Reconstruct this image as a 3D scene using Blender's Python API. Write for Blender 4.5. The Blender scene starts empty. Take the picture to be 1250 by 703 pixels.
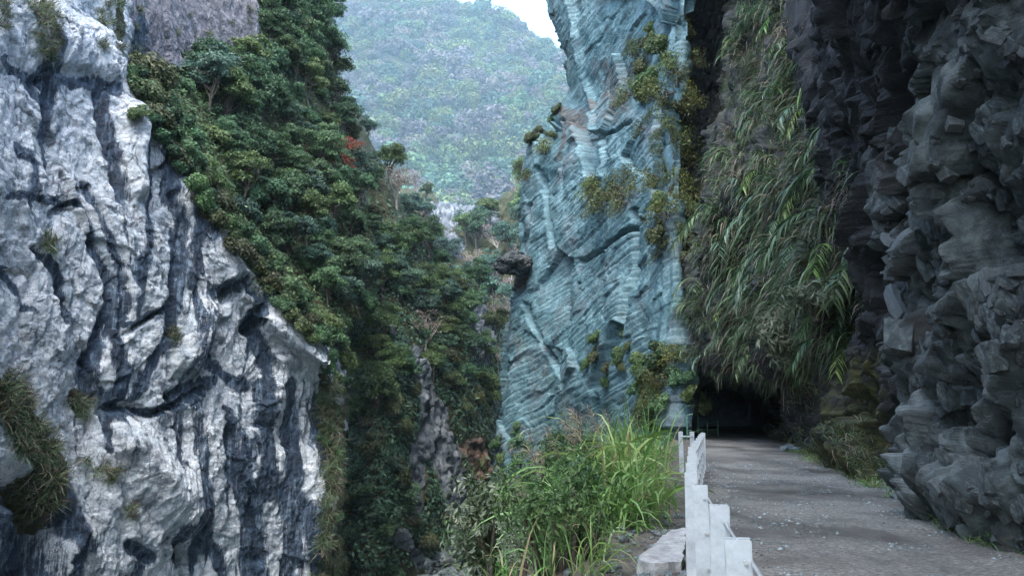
import bpy, bmesh, math, random
import numpy as np
from mathutils import Vector, Matrix
random.seed(7)
RNG = np.random.default_rng(11)
R = math.radians

# ------------------------------------------------------------------ camera, sky, sun, exposure
sc = bpy.context.scene
EYE = 1.6
F = 972.0                       # focal length in pixels of the 1250 px wide photograph
PITCH = math.atan(148.5 / F)
cam_d = bpy.data.cameras.new('camera')
cam_d.sensor_width = 36.0
cam_d.lens = 36.0 * F / 1250.0
cam_d.clip_start = 0.05
cam_d.clip_end = 6000
cam = bpy.data.objects.new('camera', cam_d)
sc.collection.objects.link(cam)
cam.location = (0, 0, EYE)
cam.rotation_euler = (R(90) + PITCH, 0, 0)
sc.camera = cam

SUN_EL, SUN_AZ = R(62), R(190)      # azimuth clockwise from +Y
w = bpy.data.worlds.new('World'); sc.world = w; w.use_nodes = True
nt = w.node_tree; nt.nodes.clear()
sky = nt.nodes.new('ShaderNodeTexSky'); sky.sky_type = 'NISHITA'; sky.sun_disc = False
sky.sun_elevation = SUN_EL; sky.sun_rotation = SUN_AZ
sky.air_density = 1.3; sky.dust_density = 3.0; sky.ozone_density = .9; sky.altitude = 300
bg = nt.nodes.new('ShaderNodeBackground'); bg.inputs['Strength'].default_value = 0.15
wo = nt.nodes.new('ShaderNodeOutputWorld')
nt.links.new(sky.outputs[0], bg.inputs[0]); nt.links.new(bg.outputs[0], wo.inputs[0])
sun_d = bpy.data.lights.new('sun', 'SUN'); sun_d.energy = .5; sun_d.angle = R(40); sun_d.color = (1.0, .96, .9)
sun = bpy.data.objects.new('sun', sun_d); sc.collection.objects.link(sun)
sdir = Vector((math.sin(SUN_AZ) * math.cos(SUN_EL), math.cos(SUN_AZ) * math.cos(SUN_EL), math.sin(SUN_EL)))
sun.rotation_euler = sdir.to_track_quat('Z', 'Y').to_euler()
sun.location = (0, 0, 60)
vs = sc.view_settings
vs.view_transform = 'Standard'; vs.look = 'None'; vs.gamma = 1.0; vs.use_curve_mapping = False
vs.exposure = 2.8
sc.render.engine = 'CYCLES'
sc.cycles.use_denoising = True; sc.cycles.denoising_prefilter = 'NONE'; sc.cycles.denoising_input_passes = 'RGB_ALBEDO_NORMAL'
sc.cycles.max_bounces = 6; sc.cycles.diffuse_bounces = 4; sc.cycles.glossy_bounces = 2
sc.cycles.transmission_bounces = 3; sc.cycles.volume_bounces = 1; sc.cycles.transparent_max_bounces = 4

# ------------------------------------------------------------------ projection helpers (photo pixel + depth -> a point of the place)
cp, sp = math.cos(PITCH), math.sin(PITCH)
def at(px, py, d):
    a = (px - 625.0) / F; b = (351.5 - py) / F
    dy = cp - b * sp; dz = sp + b * cp
    k = d / dy
    return np.array([a * k, d, EYE + dz * k])
def proj(P):
    P = np.asarray(P, float)
    y = P[..., 1] * cp + (P[..., 2] - EYE) * sp
    zz = -P[..., 1] * sp + (P[..., 2] - EYE) * cp
    y = np.where(y < .2, .2, y)
    return 625 + F * P[..., 0] / y, 351.5 - F * zz / y
def ground(px, py, z=0.0):
    lo = at(px, py, 1.0) - np.array([0, 0, EYE])
    k = (z - EYE) / lo[2]
    return lo * k + np.array([0, 0, EYE])

# ------------------------------------------------------------------ numpy noise
def _h(ix, iy, iz, s):
    h = (ix.astype(np.int64) * 374761393 + iy.astype(np.int64) * 668265263 + iz.astype(np.int64) * 2147483647 + s * 974711) & 0xFFFFFFFF
    h = ((h ^ (h >> 13)) * 1274126177) & 0xFFFFFFFF
    h = ((h ^ (h >> 16)) * 2246822519) & 0xFFFFFFFF
    return h ^ (h >> 15)
def hf(ix, iy, iz, s):
    return (_h(ix, iy, iz, s) & 0xFFFFFF).astype(np.float32) / np.float32(0xFFFFFF)
def noise(P, s=0):
    P = np.asarray(P, np.float64)
    i = np.floor(P).astype(np.int64); f = (P - i).astype(np.float32)
    u = f * f * f * (f * (f * 6 - 15) + 10)
    out = 0
    for dx in (0, 1):
        for dy in (0, 1):
            for dz in (0, 1):
                h = _h(i[..., 0] + dx, i[..., 1] + dy, i[..., 2] + dz, s)
                gx = (h & 1023).astype(np.float32) / 511.5 - 1; gy = ((h >> 10) & 1023).astype(np.float32) / 511.5 - 1; gz = ((h >> 20) & 1023).astype(np.float32) / 511.5 - 1
                v = gx * (f[..., 0] - dx) + gy * (f[..., 1] - dy) + gz * (f[..., 2] - dz)
                out = out + v * (u[..., 0] if dx else 1 - u[..., 0]) * (u[..., 1] if dy else 1 - u[..., 1]) * (u[..., 2] if dz else 1 - u[..., 2])
    return out * 1.3
def fbm(P, o=4, s=0, g=.5, l=2.03):
    a, t, out = 1., 0., 0
    P = np.asarray(P)
    for k in range(o):
        out = out + a * noise(P, s + k * 17); t += a; a *= g; P = P * l + 3.17
    return out / t * 1.5
def ridged(P, o=4, s=0):
    a, t, out = 1., 0., 0
    P = np.asarray(P)
    for k in range(o):
        out = out + a * (1 - 2 * np.abs(noise(P, s + k * 19))); t += a; a *= .5; P = P * 2.05 + 1.7
    return out / t
def sstep(a, b, x):
    t = np.clip((x - a) / (b - a), 0, 1); return t * t * (3 - 2 * t)
def worley(P, s=0):
    P = np.asarray(P, np.float64); i = np.floor(P).astype(np.int64); f = (P - i).astype(np.float32)
    sh = P.shape[:-1]
    d1 = np.full(sh, 9., np.float32); d2 = np.full(sh, 9., np.float32)
    vec = np.zeros(sh + (3,), np.float32); cid = np.zeros(sh, np.int64)
    for dx in (-1, 0, 1):
        for dy in (-1, 0, 1):
            for dz in (-1, 0, 1):
                h = _h(i[..., 0] + dx, i[..., 1] + dy, i[..., 2] + dz, s)
                r = np.stack([dx + (h & 1023) / 1023. - f[..., 0], dy + ((h >> 10) & 1023) / 1023. - f[..., 1], dz + ((h >> 20) & 1023) / 1023. - f[..., 2]], -1).astype(np.float32)
                d = (r * r).sum(-1)
                c = d < d1
                d2 = np.where(c, d1, np.minimum(d2, d))
                d1 = np.where(c, d, d1)
                vec[c] = r[c]; cid = np.where(c, h, cid)
    return np.sqrt(d1), np.sqrt(d2), vec, cid
def facet(P, s=0, tilt=.9, crack=.5, cw=.22):
    """angular blocks: every cell its own height and its own tilted face, cracked along the edges"""
    d1, d2, v, c = worley(P, s)
    c2 = (c * 2654435761) & 0xFFFFFFFF
    r = ((c2 >> 3) & 255) / 127.5 - 1
    tx = ((c2 >> 8) & 255) / 127.5 - 1; ty = ((c2 >> 16) & 255) / 127.5 - 1; tz = ((c2 >> 24) & 255) / 127.5 - 1
    e = sstep(0, cw, d2 - d1)
    return r * .45 + tilt * (v[..., 0] * tx + v[..., 1] * ty + v[..., 2] * tz) - crack * (1 - e), r

# ------------------------------------------------------------------ surfaces
def crom(C, counts):
    C = np.asarray(C, float); n = len(C)
    G = np.concatenate([[2 * C[0] - C[1]], C, [2 * C[-1] - C[-2]]])
    out = []
    for i in range(n - 1):
        p0, p1, p2, p3 = G[i], G[i + 1], G[i + 2], G[i + 3]
        k = counts[i]
        t = (np.arange(k) / k).reshape((-1,) + (1,) * (C.ndim - 1))
        out.append(.5 * (2 * p1 + (p2 - p0) * t + (2 * p0 - 5 * p1 + 4 * p2 - p3) * t ** 2 + (3 * p1 - p0 - 3 * p2 + p3) * t ** 3))
    out.append(C[-1:])
    return np.concatenate(out)
class Surf: pass
def loft(ctrl, cu, cv):
    """ctrl[row][col] world points -> dense grid with normals and photo positions"""
    C = np.asarray(ctrl, float)
    A = crom(C, cv)
    B = crom(np.swapaxes(A, 0, 1), cu)
    S = Surf(); S.P = np.swapaxes(B, 0, 1)
    finish(S); return S
def finish(S):
    du = np.gradient(S.P, axis=1); dv = np.gradient(S.P, axis=0)
    n = np.cross(du, dv); n /= np.maximum(np.linalg.norm(n, axis=-1, keepdims=True), 1e-9)
    S.N = n
    S.px, S.py = proj(S.P)
def toward(S, ref):
    """flip so that normals look to the reference point on the whole"""
    v = np.asarray(ref) - S.P
    if (S.N * v).sum(-1).mean() < 0: S.N = -S.N; S.flip = True
    else: S.flip = False
def counts_px(ctrl, axis, per=1.15, lo=3, hi=400):
    C = np.asarray(ctrl, float); X, Y = proj(C)
    q = np.stack([np.clip(X, -250, 1500), np.clip(Y, -200, 900)], -1)
    d = np.linalg.norm(np.diff(q, axis=axis), axis=-1)
    m = d.max(axis=1 - axis)
    return [int(min(hi, max(lo, v / per))) for v in m]
def poly_dist(px, py, pts):
    d = np.full(px.shape, 1e9); tt = np.zeros(px.shape)
    n = len(pts) - 1
    for i in range(n):
        (x0, y0), (x1, y1) = pts[i][:2], pts[i + 1][:2]
        vx, vy = x1 - x0, y1 - y0; L = vx * vx + vy * vy + 1e-9
        t = np.clip(((px - x0) * vx + (py - y0) * vy) / L, 0, 1)
        e = np.hypot(px - x0 - t * vx, py - y0 - t * vy)
        c = e < d; d = np.where(c, e, d); tt = np.where(c, (i + t) / n, tt)
    return d, tt
def in_poly(px, py, pts):
    ins = np.zeros(px.shape, bool); n = len(pts)
    for i in range(n):
        x0, y0 = pts[i]; x1, y1 = pts[(i + 1) % n]
        if y0 == y1: continue
        c = ((y0 > py) != (y1 > py)) & (px < (x1 - x0) * (py - y0) / (y1 - y0) + x0)
        ins ^= c
    return ins
def soft_poly(px, py, pts, feather):
    d, _ = poly_dist(px, py, list(pts) + [pts[0]])
    s = np.where(in_poly(px, py, pts), d, -d)
    return sstep(-feather, feather, s)

def mesh_from(V, faces, name, attrs=None, smooth=True):
    me = bpy.data.meshes.new(name)
    V = np.asarray(V, np.float32).reshape(-1, 3); faces = np.asarray(faces, np.int32)
    k = faces.shape[1]
    me.vertices.add(len(V)); me.vertices.foreach_set('co', V.ravel())
    me.loops.add(faces.size); me.loops.foreach_set('vertex_index', faces.ravel())
    me.polygons.add(len(faces)); me.polygons.foreach_set('loop_start', np.arange(0, faces.size, k, dtype=np.int32))
    me.polygons.foreach_set('loop_total', np.full(len(faces), k, np.int32))
    me.polygons.foreach_set('use_smooth', np.full(len(faces), smooth, bool))
    for an, av in (attrs or {}).items():
        a = me.attributes.new(an, 'FLOAT', 'POINT'); a.data.foreach_set('value', np.asarray(av, np.float32).ravel())
    me.update(calc_edges=True)
    return me
def grid_faces(nv, nu, flip=False):
    i = np.arange(nv * nu).reshape(nv, nu)
    f = np.stack([i[:-1, :-1], i[:-1, 1:], i[1:, 1:], i[1:, :-1]], -1).reshape(-1, 4)
    return f[:, ::-1] if flip else f
COL = sc.collection
def link(name, me, mat=None, parent=None):
    o = bpy.data.objects.new(name, me); COL.objects.link(o)
    if mat is not None and len(me.materials) == 0: me.materials.append(mat)
    if parent is not None: o.parent = parent
    return o
def surf_obj(name, S, mat, attrs=None, smooth=True):
    nv, nu = S.P.shape[:2]
    me = mesh_from(S.P, grid_faces(nv, nu, S.flip), name, attrs, smooth)
    o = link(name, me, mat); o['kind'] = 'structure'
    S.o = o
    return o
def tag(o, label, cat, group=None, kind=None):
    o['label'] = label; o['category'] = cat
    if group: o['group'] = group
    if kind: o['kind'] = kind
    return o
def empty(name, loc, label, cat, group=None, rz=0, s=1):
    o = bpy.data.objects.new(name, None); COL.objects.link(o)
    o.location = loc; o.rotation_euler = (0, 0, rz); o.scale = (s, s, s) if np.isscalar(s) else s
    o.empty_display_size = .2
    return tag(o, label, cat, group)

# ------------------------------------------------------------------ materials
class NT:
    def __init__(s, name):
        s.m = bpy.data.materials.new(name); s.m.use_nodes = True
        s.t = s.m.node_tree; s.t.nodes.clear()
        s.out = s.n('ShaderNodeOutputMaterial')
        s.tc = s.n('ShaderNodeTexCoord').outputs['Object']
    def n(s, typ, **k):
        x = s.t.nodes.new(typ)
        for a, b in k.items(): setattr(x, a, b)
        return x
    def set(s, sock, v):
        if isinstance(v, bpy.types.NodeSocket): s.t.links.new(v, sock)
        else: sock.default_value = v
    def noise(s, scale, detail=5, rough=.6, vec=None, dist=0):
        x = s.n('ShaderNodeTexNoise'); s.set(x.inputs['Vector'], vec or s.tc)
        x.inputs['Scale'].default_value = scale; x.inputs['Detail'].default_value = detail
        x.inputs['Roughness'].default_value = rough; x.inputs['Distortion'].default_value = dist
        return x.outputs['Fac']
    def map(s, scale=(1, 1, 1), rot=(0, 0, 0), vec=None):
        x = s.n('ShaderNodeMapping'); s.set(x.inputs['Vector'], vec or s.tc)
        x.inputs['Scale'].default_value = scale; x.inputs['Rotation'].default_value = rot
        return x.outputs[0]
    def ramp(s, f, *stops):
        x = s.n('ShaderNodeValToRGB'); s.set(x.inputs[0], f)
        e = x.color_ramp.elements
        while len(e) < len(stops): e.new(.5)
        for k, (p, c) in zip(e, stops):
            k.position = p; k.color = (c, c, c, 1) if np.isscalar(c) else tuple(c) + (1,)
        return x.outputs[0]
    def mix(s, f, a, b, mode='MIX'):
        x = s.n('ShaderNodeMix', data_type='RGBA', blend_type=mode)
        s.set(x.inputs['Factor'], f)
        for sock, v in ((x.inputs['A'], a), (x.inputs['B'], b)):
            s.set(sock, tuple(v) + (1,) if isinstance(v, (tuple, list)) and len(v) == 3 else v)
        return x.outputs['Result']
    def math(s, op, a, b=0., clamp=False):
        x = s.n('ShaderNodeMath', operation=op, use_clamp=clamp); s.set(x.inputs[0], a); s.set(x.inputs[1], b)
        return x.outputs[0]
    def attr(s, name):
        return s.n('ShaderNodeAttribute', attribute_name=name).outputs['Fac']
    def rnd(s): return s.n('ShaderNodeObjectInfo').outputs['Random']
    def bump(s, h, strength, dist, prev=None):
        x = s.n('ShaderNodeBump'); s.set(x.inputs['Height'], h)
        x.inputs['Strength'].default_value = strength; x.inputs['Distance'].default_value = dist
        if prev is not None: s.set(x.inputs['Normal'], prev)
        return x.outputs[0]
    def bsdf(s, col, rough=.8, normal=None, metal=0., spec=.5, trans=0., tcol=None):
        x = s.n('ShaderNodeBsdfPrincipled')
        s.set(x.inputs['Base Color'], tuple(col) + (1,) if isinstance(col, (tuple, list)) else col)
        s.set(x.inputs['Roughness'], rough); s.set(x.inputs['Metallic'], metal); s.set(x.inputs['Specular IOR Level'], spec)
        if normal is not None: s.set(x.inputs['Normal'], normal)
        res = x.outputs[0]
        if trans:
            t = s.n('ShaderNodeBsdfTranslucent'); s.set(t.inputs[0], tcol if tcol is not None else (tuple(col) + (1,) if isinstance(col, (tuple, list)) else col))
            mx = s.n('ShaderNodeMixShader'); mx.inputs[0].default_value = trans
            s.t.links.new(res, mx.inputs[1]); s.t.links.new(t.outputs[0], mx.inputs[2]); res = mx.outputs[0]
        s.t.links.new(res, s.out.inputs['Surface'])
        return s.m

def mat_marble():
    t = NT('streaked_marble')
    stain_shade = t.attr('stain_shade'); warm = t.attr('warm'); moss = t.attr('moss')
    big = t.noise(.22, 4, .6)
    base = t.ramp(t.noise(1.3, 9, .72, dist=.6), (.32, (.20, .26, .315)), (.45, (.53, .61, .66)), (.58, (.76, .81, .84)))
    base = t.mix(t.ramp(big, (.46, 0.), (.64, .35)), base, (.32, .40, .46))
    base = t.mix(warm, base, t.ramp(t.noise(1.4, 6, .7), (.38, (.06, .055, .065)), (.62, (.29, .265, .285))))
    # fine foliation lines, wandering
    fol = t.n('ShaderNodeTexWave', wave_type='BANDS', bands_direction='Z')
    t.set(fol.inputs['Vector'], t.map((1, 1, 1), (.5, .5, 0))); fol.inputs['Scale'].default_value = .55
    fol.inputs['Distortion'].default_value = 9; fol.inputs['Detail'].default_value = 5; fol.inputs['Detail Scale'].default_value = 1.3; fol.inputs['Detail Roughness'].default_value = .65
    folf = t.ramp(fol.outputs['Fac'], (.0, .75), (.3, 0.), (1., 0.))
    base = t.mix(t.math('MULTIPLY', folf, t.ramp(t.noise(.35, 3), (.45, 0.), (.6, 1.))), base, (.10, .12, .16))
    ver = t.noise(1.0, 6, .62, vec=t.map((1.6, 1.6, .16)), dist=.8)
    base = t.mix(t.ramp(t.noise(1.0, 9, .7, vec=t.map((2.6, 2.6, .2)), dist=.5), (.56, 0.), (.67, .6)), base, (.13, .17, .23))
    cr = t.n('ShaderNodeTexVoronoi', feature='DISTANCE_TO_EDGE'); wn = t.n('ShaderNodeTexNoise'); t.set(wn.inputs['Vector'], t.tc); wn.inputs['Scale'].default_value = .8; wn.inputs['Detail'].default_value = 6
    t.set(cr.inputs['Vector'], t.mix(.35, t.map((1.0, 1.0, .42), (.25, .2, 0)), wn.outputs['Color'])); cr.inputs['Scale'].default_value = 1.1
    crk = t.math('MULTIPLY', t.ramp(cr.outputs['Distance'], (.0, 1.), (.035, 0.)), t.ramp(t.noise(.5, 4), (.45, 0.), (.58, 1.)))
    base = t.mix(t.math('MULTIPLY', crk, .6), base, (.05, .065, .09))
    base = t.mix(t.ramp(t.noise(6.5, 8, .75, vec=t.map((1, 1, .55))), (.36, .6), (.47, 0.)), base, (.16, .20, .25))
    sn = t.math('ADD', stain_shade, t.math('MULTIPLY', t.math('SUBTRACT', t.noise(2.6, 10, .78, vec=t.map((1.8, 1.8, .17))), .5), 1.9))
    col = t.mix(t.ramp(sn, (.36, 0.), (.62, 1.)), base, t.mix(t.ramp(t.noise(1.0, 9, .72, vec=t.map((3.4, 3.4, .3)), dist=.35), (.5, 0.), (.66, .85)), t.ramp(t.noise(1.2, 6, .7), (.35, (.011, .021, .038)), (.7, (.042, .08, .135))), (.22, .31, .40)))
    mn = t.math('ADD', moss, t.math('MULTIPLY', t.math('SUBTRACT', t.noise(1.8, 7, .7), .5), 1.3))
    col = t.mix(t.ramp(mn, (.5, 0.), (.66, 1.)), col, t.ramp(t.noise(3., 5, .6), (.3, (.02, .026, .012)), (.7, (.085, .085, .035))))
    h = t.math('ADD', t.noise(1.6, 10, .76, dist=.5), t.math('MULTIPLY', fol.outputs['Fac'], .15))
    h = t.math('SUBTRACT', h, t.math('MULTIPLY', crk, .3))
    n = t.bump(h, 1., .4)
    n = t.bump(t.noise(7., 8, .75), .8, .09, n)
    return t.bsdf(col, t.ramp(sn, (.4, .72), (.7, .42)), n, spec=.4)
def mat_slab():
    t = NT('blue_schist')
    rot = (0, 0, 0)
    lay = t.attr('layer')
    tint = t.attr('warm'); moss = t.attr('moss')
    f = t.noise(.8, 9, .7, dist=.4)
    base = t.ramp(f, (.34, (.026, .064, .08)), (.5, (.064, .142, .166)), (.64, (.15, .265, .295)))
    base = t.mix(t.ramp(lay, (.0, .0), (1., .5)), base, (.30, .42, .45))
    base = t.mix(t.ramp(t.noise(.3, 5, .6), (.52, 0.), (.64, .5)), base, (.13, .15, .165))
    tn = t.math('ADD', tint, t.math('MULTIPLY', t.math('SUBTRACT', t.noise(1.2, 6, .7), .5), 1.))
    base = t.mix(t.ramp(tn, (.45, 0.), (.75, .9)), base, t.ramp(t.noise(1.9, 5), (.40, (.035, .04, .043)), (.62, (.10, .083, .07))))
    mn = t.math('ADD', moss, t.math('MULTIPLY', t.math('SUBTRACT', t.noise(2., 7, .7), .5), 1.2))
    base = t.mix(t.ramp(mn, (.5, 0.), (.7, .85)), base, (.05, .07, .03))
    n = t.bump(t.noise(2.2, 9, .72), .8, .22)
    n = t.bump(t.noise(9., 5, .7), .5, .05, n)
    return t.bsdf(base, .6, n, spec=.4)
def mat_dark(name='dark_fractured_rock', k=1., sc_=1.):
    t = NT(name)
    cell = t.attr('cell'); moss = t.attr('moss'); wet = t.attr('wet')
    f = t.noise(1.6 * sc_, 9, .7, dist=.4)
    c = lambda r, g, b: (r * k, g * k, b * k)
    base = t.ramp(f, (.36, c(.033, .047, .052)), (.5, c(.105, .14, .147)), (.64, c(.28, .345, .352)))
    base = t.mix(t.ramp(cell, (.35, 0.), (.95, .65)), base, c(.33, .39, .41))
    base = t.mix(t.ramp(t.noise(.5 * sc_, 4), (.52, 0.), (.66, .5)), base, c(.12, .095, .08))
    base = t.mix(t.math('MULTIPLY', wet, .85), base, c(.02, .021, .024))  # wet mask carries real damp and painted shade
    mn = t.math('ADD', moss, t.math('MULTIPLY', t.math('SUBTRACT', t.noise(3., 7, .7), .5), 1.3))
    base = t.mix(t.ramp(mn, (.5, 0.), (.75, .9)), base, t.ramp(t.noise(5., 4), (.35, (.018, .022, .008)), (.68, (.075, .08, .022))))
    n = t.bump(t.noise(5. * sc_, 9, .72, dist=.3), .8, .09)
    n = t.bump(t.noise(24. * sc_, 5, .7), .5, .018, n)
    return t.bsdf(base, t.ramp(f, (.3, .62), (.7, .85)), n, spec=.35)
def mat_soil(name, c0, c1, scale=1.5):
    t = NT(name)
    f = t.noise(scale, 8, .7)
    n = t.bump(t.noise(scale * 4, 7, .7), .7, .12)
    return t.bsdf(t.ramp(f, (.32, c0), (.68, c1)), .95, n, spec=.2)
def mat_hill(name):
    t = NT(name)
    rock = t.attr('rock')
    rn = t.math('ADD', rock, t.math('MULTIPLY', t.math('SUBTRACT', t.noise(.35, 7, .7), .5), .9))
    veg = t.ramp(t.noise(.5, 7, .7), (.3, (.018, .026, .012)), (.5, (.04, .045, .02)), (.7, (.09, .08, .045)))
    rk = t.ramp(t.noise(.55, 9, .72, vec=t.map((1, 1, .35)), dist=.7), (.34, (.025, .033, .042)), (.5, (.10, .12, .135)), (.66, (.26, .28, .29)))
    og = t.attr('warm')
    rk = t.mix(og, rk, t.ramp(t.noise(.6, 6), (.4, (.10, .075, .06)), (.65, (.24, .15, .10))))
    n = t.bump(t.noise(.9, 9, .72), .9, .5)
    return t.bsdf(t.mix(t.ramp(rn, (.46, 0.), (.56, 1.)), veg, rk), .85, n, spec=.25)
def mat_leaf(name, c0, c1, c2, trans=.3, rough=.5, var=.35, dead=None):
    t = NT(name)
    v = t.attr('tint')
    col = t.ramp(v, (.05, c0), (.5, c1), (.97, c2))
    if dead is not None:
        col = t.mix(t.ramp(t.attr('dead'), (.45, 0.), (.55, 1.)), col, t.ramp(v, (.05, dead[0]), (.95, dead[1])))
    hs = t.n('ShaderNodeHueSaturation'); t.set(hs.inputs['Color'], col)
    r = t.rnd()
    t.set(hs.inputs['Value'], t.math('ADD', t.math('MULTIPLY', r, 2 * var), 1 - var))
    t.set(hs.inputs['Hue'], t.math('ADD', t.math('MULTIPLY', t.math('FRACT', t.math('MULTIPLY', r, 7.13)), .05), .475))
    return t.bsdf(hs.outputs[0], rough, None, spec=.35, trans=trans)
def mat_plain(name, c, rough=.6, metal=0., var=0., scale=6, bump=0.):
    t = NT(name)
    col = c
    if var:
        f = t.noise(scale, 7, .7)
        col = t.ramp(f, (.3, tuple(x * (1 - var) for x in c)), (.7, tuple(min(1, x * (1 + var)) for x in c)))
    n = t.bump(t.noise(scale * 3, 6, .7), .6, bump) if bump else None
    return t.bsdf(col, rough, n, metal)
def mat_road():
    t = NT('worn_wet_road')
    f = t.noise(.55, 6, .65)
    wet = t.ramp(t.noise(.33, 5, .6, vec=t.map((1.4, .55, 1), (0, 0, -.24)), dist=.5), (.46, 0.), (.62, 1.))
    fine = t.noise(16, 8, .8)
    col = t.ramp(fine, (.36, (.062, .061, .055)), (.5, (.155, .154, .138)), (.64, (.34, .335, .305)))
    col = t.mix(t.ramp(f, (.40, .7), (.55, 0.)), col, (.06, .053, .047))
    vo = t.n('ShaderNodeTexVoronoi'); t.set(vo.inputs['Vector'], t.tc); vo.inputs['Scale'].default_value = 17
    peb = t.ramp(vo.outputs['Distance'], (.12, 1.), (.3, 0.))
    gate = t.ramp(t.noise(.75, 4, .6), (.46, 0.), (.6, 1.))
    pc = t.mix(t.math('MULTIPLY', t.math('MULTIPLY', peb, gate), .75), col, t.mix(vo.outputs['Color'], (.13, .13, .125), (.46, .45, .43)))
    pc = t.mix(t.math('MULTIPLY', wet, .5), pc, (.045, .043, .04))
    rough = t.mix(wet, (.85, .85, .85), (.38, .38, .38))
    h = t.math('ADD', t.math('MULTIPLY', fine, .5), t.math('MULTIPLY', t.math('MULTIPLY', peb, gate), .8))
    n = t.bump(h, .7, .02)
    return t.bsdf(pc, rough, n, spec=.5)
def mat_water():
    t = NT('river_water')
    n = t.bump(t.noise(.8, 5), .5, .2)
    return t.bsdf((.03, .06, .065), .12, n)

M = {}
M['marble'] = mat_marble(); M['slab'] = mat_slab(); M['dark'] = mat_dark(k=.5); M['hill'] = mat_hill('overgrown_rock')
M['road'] = mat_road(); M['water'] = mat_water()
M['soil'] = mat_soil('rubble_soil', (.05, .047, .042), (.17, .16, .145), 2.2)
M['forest_floor'] = mat_soil('forest_floor', (.018, .026, .014), (.05, .055, .03), .05)
M['leaf'] = mat_leaf('evergreen_leaf', (.02, .05, .023), (.054, .122, .054), (.11, .2, .09), .32)
M['leaf2'] = mat_leaf('light_leaf', (.026, .05, .016), (.065, .118, .038), (.135, .195, .075), .32)
M['leafblue'] = mat_leaf('blue_green_leaf', (.016, .04, .03), (.04, .095, .062), (.095, .165, .11), .28)
M['olive'] = mat_leaf('olive_leaf', (.024, .034, .014), (.058, .076, .03), (.115, .13, .058), .28)
M['red'] = mat_leaf('russet_leaf', (.06, .02, .012), (.19, .055, .03), (.34, .13, .07), .3)
M['fartan'] = mat_leaf('far_twig_tan', (.06, .06, .045), (.115, .105, .085), (.18, .16, .135), .15)
M['farmauve'] = mat_leaf('far_twig_mauve', (.05, .05, .05), (.10, .09, .092), (.16, .145, .148), .15)
M['tan'] = mat_leaf('bare_twig_tan', (.08, .07, .055), (.165, .14, .115), (.28, .245, .21), .15)
M['mauve'] = mat_leaf('bare_twig_mauve', (.06, .055, .058), (.135, .115, .12), (.23, .2, .205), .15)
M['grass'] = mat_leaf('tall_grass', (.05, .11, .022), (.14, .26, .06), (.31, .45, .18), .35, .42, .15, ((.17, .14, .07), (.42, .36, .22)))
M['reed'] = mat_leaf('hanging_reed', (.018, .042, .018), (.055, .105, .042), (.145, .215, .105), .3, .45, .25, ((.09, .075, .05), (.27, .235, .17)))
M['frond'] = mat_leaf('blue_green_frond', (.03, .065, .04), (.07, .14, .085), (.16, .25, .165), .3, .4, .2)
M['pale'] = mat_leaf('pale_leaf', (.055, .08, .045), (.13, .165, .105), (.27, .31, .23), .25, .5, .15)
M['yellow'] = mat_leaf('yellow_green_leaf', (.035, .05, .012), (.085, .115, .03), (.17, .2, .07), .3)
M['plume'] = mat_leaf('grass_plume', (.16, .12, .09), (.3, .24, .19), (.46, .4, .33), .3, .6, .1)
M['far0'] = mat_leaf('far_green', (.03, .07, .025), (.065, .135, .045), (.12, .2, .08), .25)
M['far1'] = mat_leaf('far_blue_green', (.025, .065, .04), (.055, .125, .075), (.11, .19, .12), .25)
M['far2'] = mat_leaf('far_yellow_green', (.05, .08, .02), (.11, .15, .045), (.19, .23, .09), .25)
M['bark'] = mat_plain('bark', (.075, .062, .05), .9, 0, .4, 5, .03)
M['palebark'] = mat_plain('pale_bark', (.34, .31, .27), .85, 0, .25, 5, .02)
M['white'] = mat_plain('white_painted_steel', (.44, .50, .54), .45, 0, .28, 5, .003)
M['steel'] = mat_plain('grey_steel_cable', (.5, .53, .55), .4, .6, .15, 12, .001)
M['green'] = mat_plain('green_painted_steel', (.06, .17, .13), .5, 0, .25, 9, .002)
M['concrete'] = mat_plain('pale_concrete', (.30, .315, .32), .9, 0, .45, 6, .05)
M['stone'] = mat_dark('loose_stone', 1.5, 2.2); M['block'] = mat_dark('proud_block', .66, 1.4)
print('materials done')

# ================================================================== TERRAIN
CAMP = np.array([0, 0, EYE])
def xl(d): return np.interp(d, [-30, 0, 4, 8.2, 14, 22, 30, 47, 90], [-4.6, .75, 1.45, 2.2, 3.45, 5.3, 7.2, 11.2, 21.3])   # road, gorge side
def xr(d): return np.interp(d, [-30, 0, 5, 8, 11, 15.5, 23, 31, 40, 47, 90], [-1.6, 4.4, 4.9, 5.35, 6.2, 7.4, 9.1, 11., 13.4, 15.3, 25.4])  # road, wall side
def xb(d): return np.interp(d, [-30, 0, 4, 8, 13, 18, 25, 35, 45, 60], [-7, -1.5, -.4, .7, 1.7, 2.1, 3.4, 6.0, 9.2, 12])    # top of the bank
def grid_attr(S, **k): return {a: np.broadcast_to(np.asarray(v, np.float32), S.P.shape[:2]) for a, v in k.items()}

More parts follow.
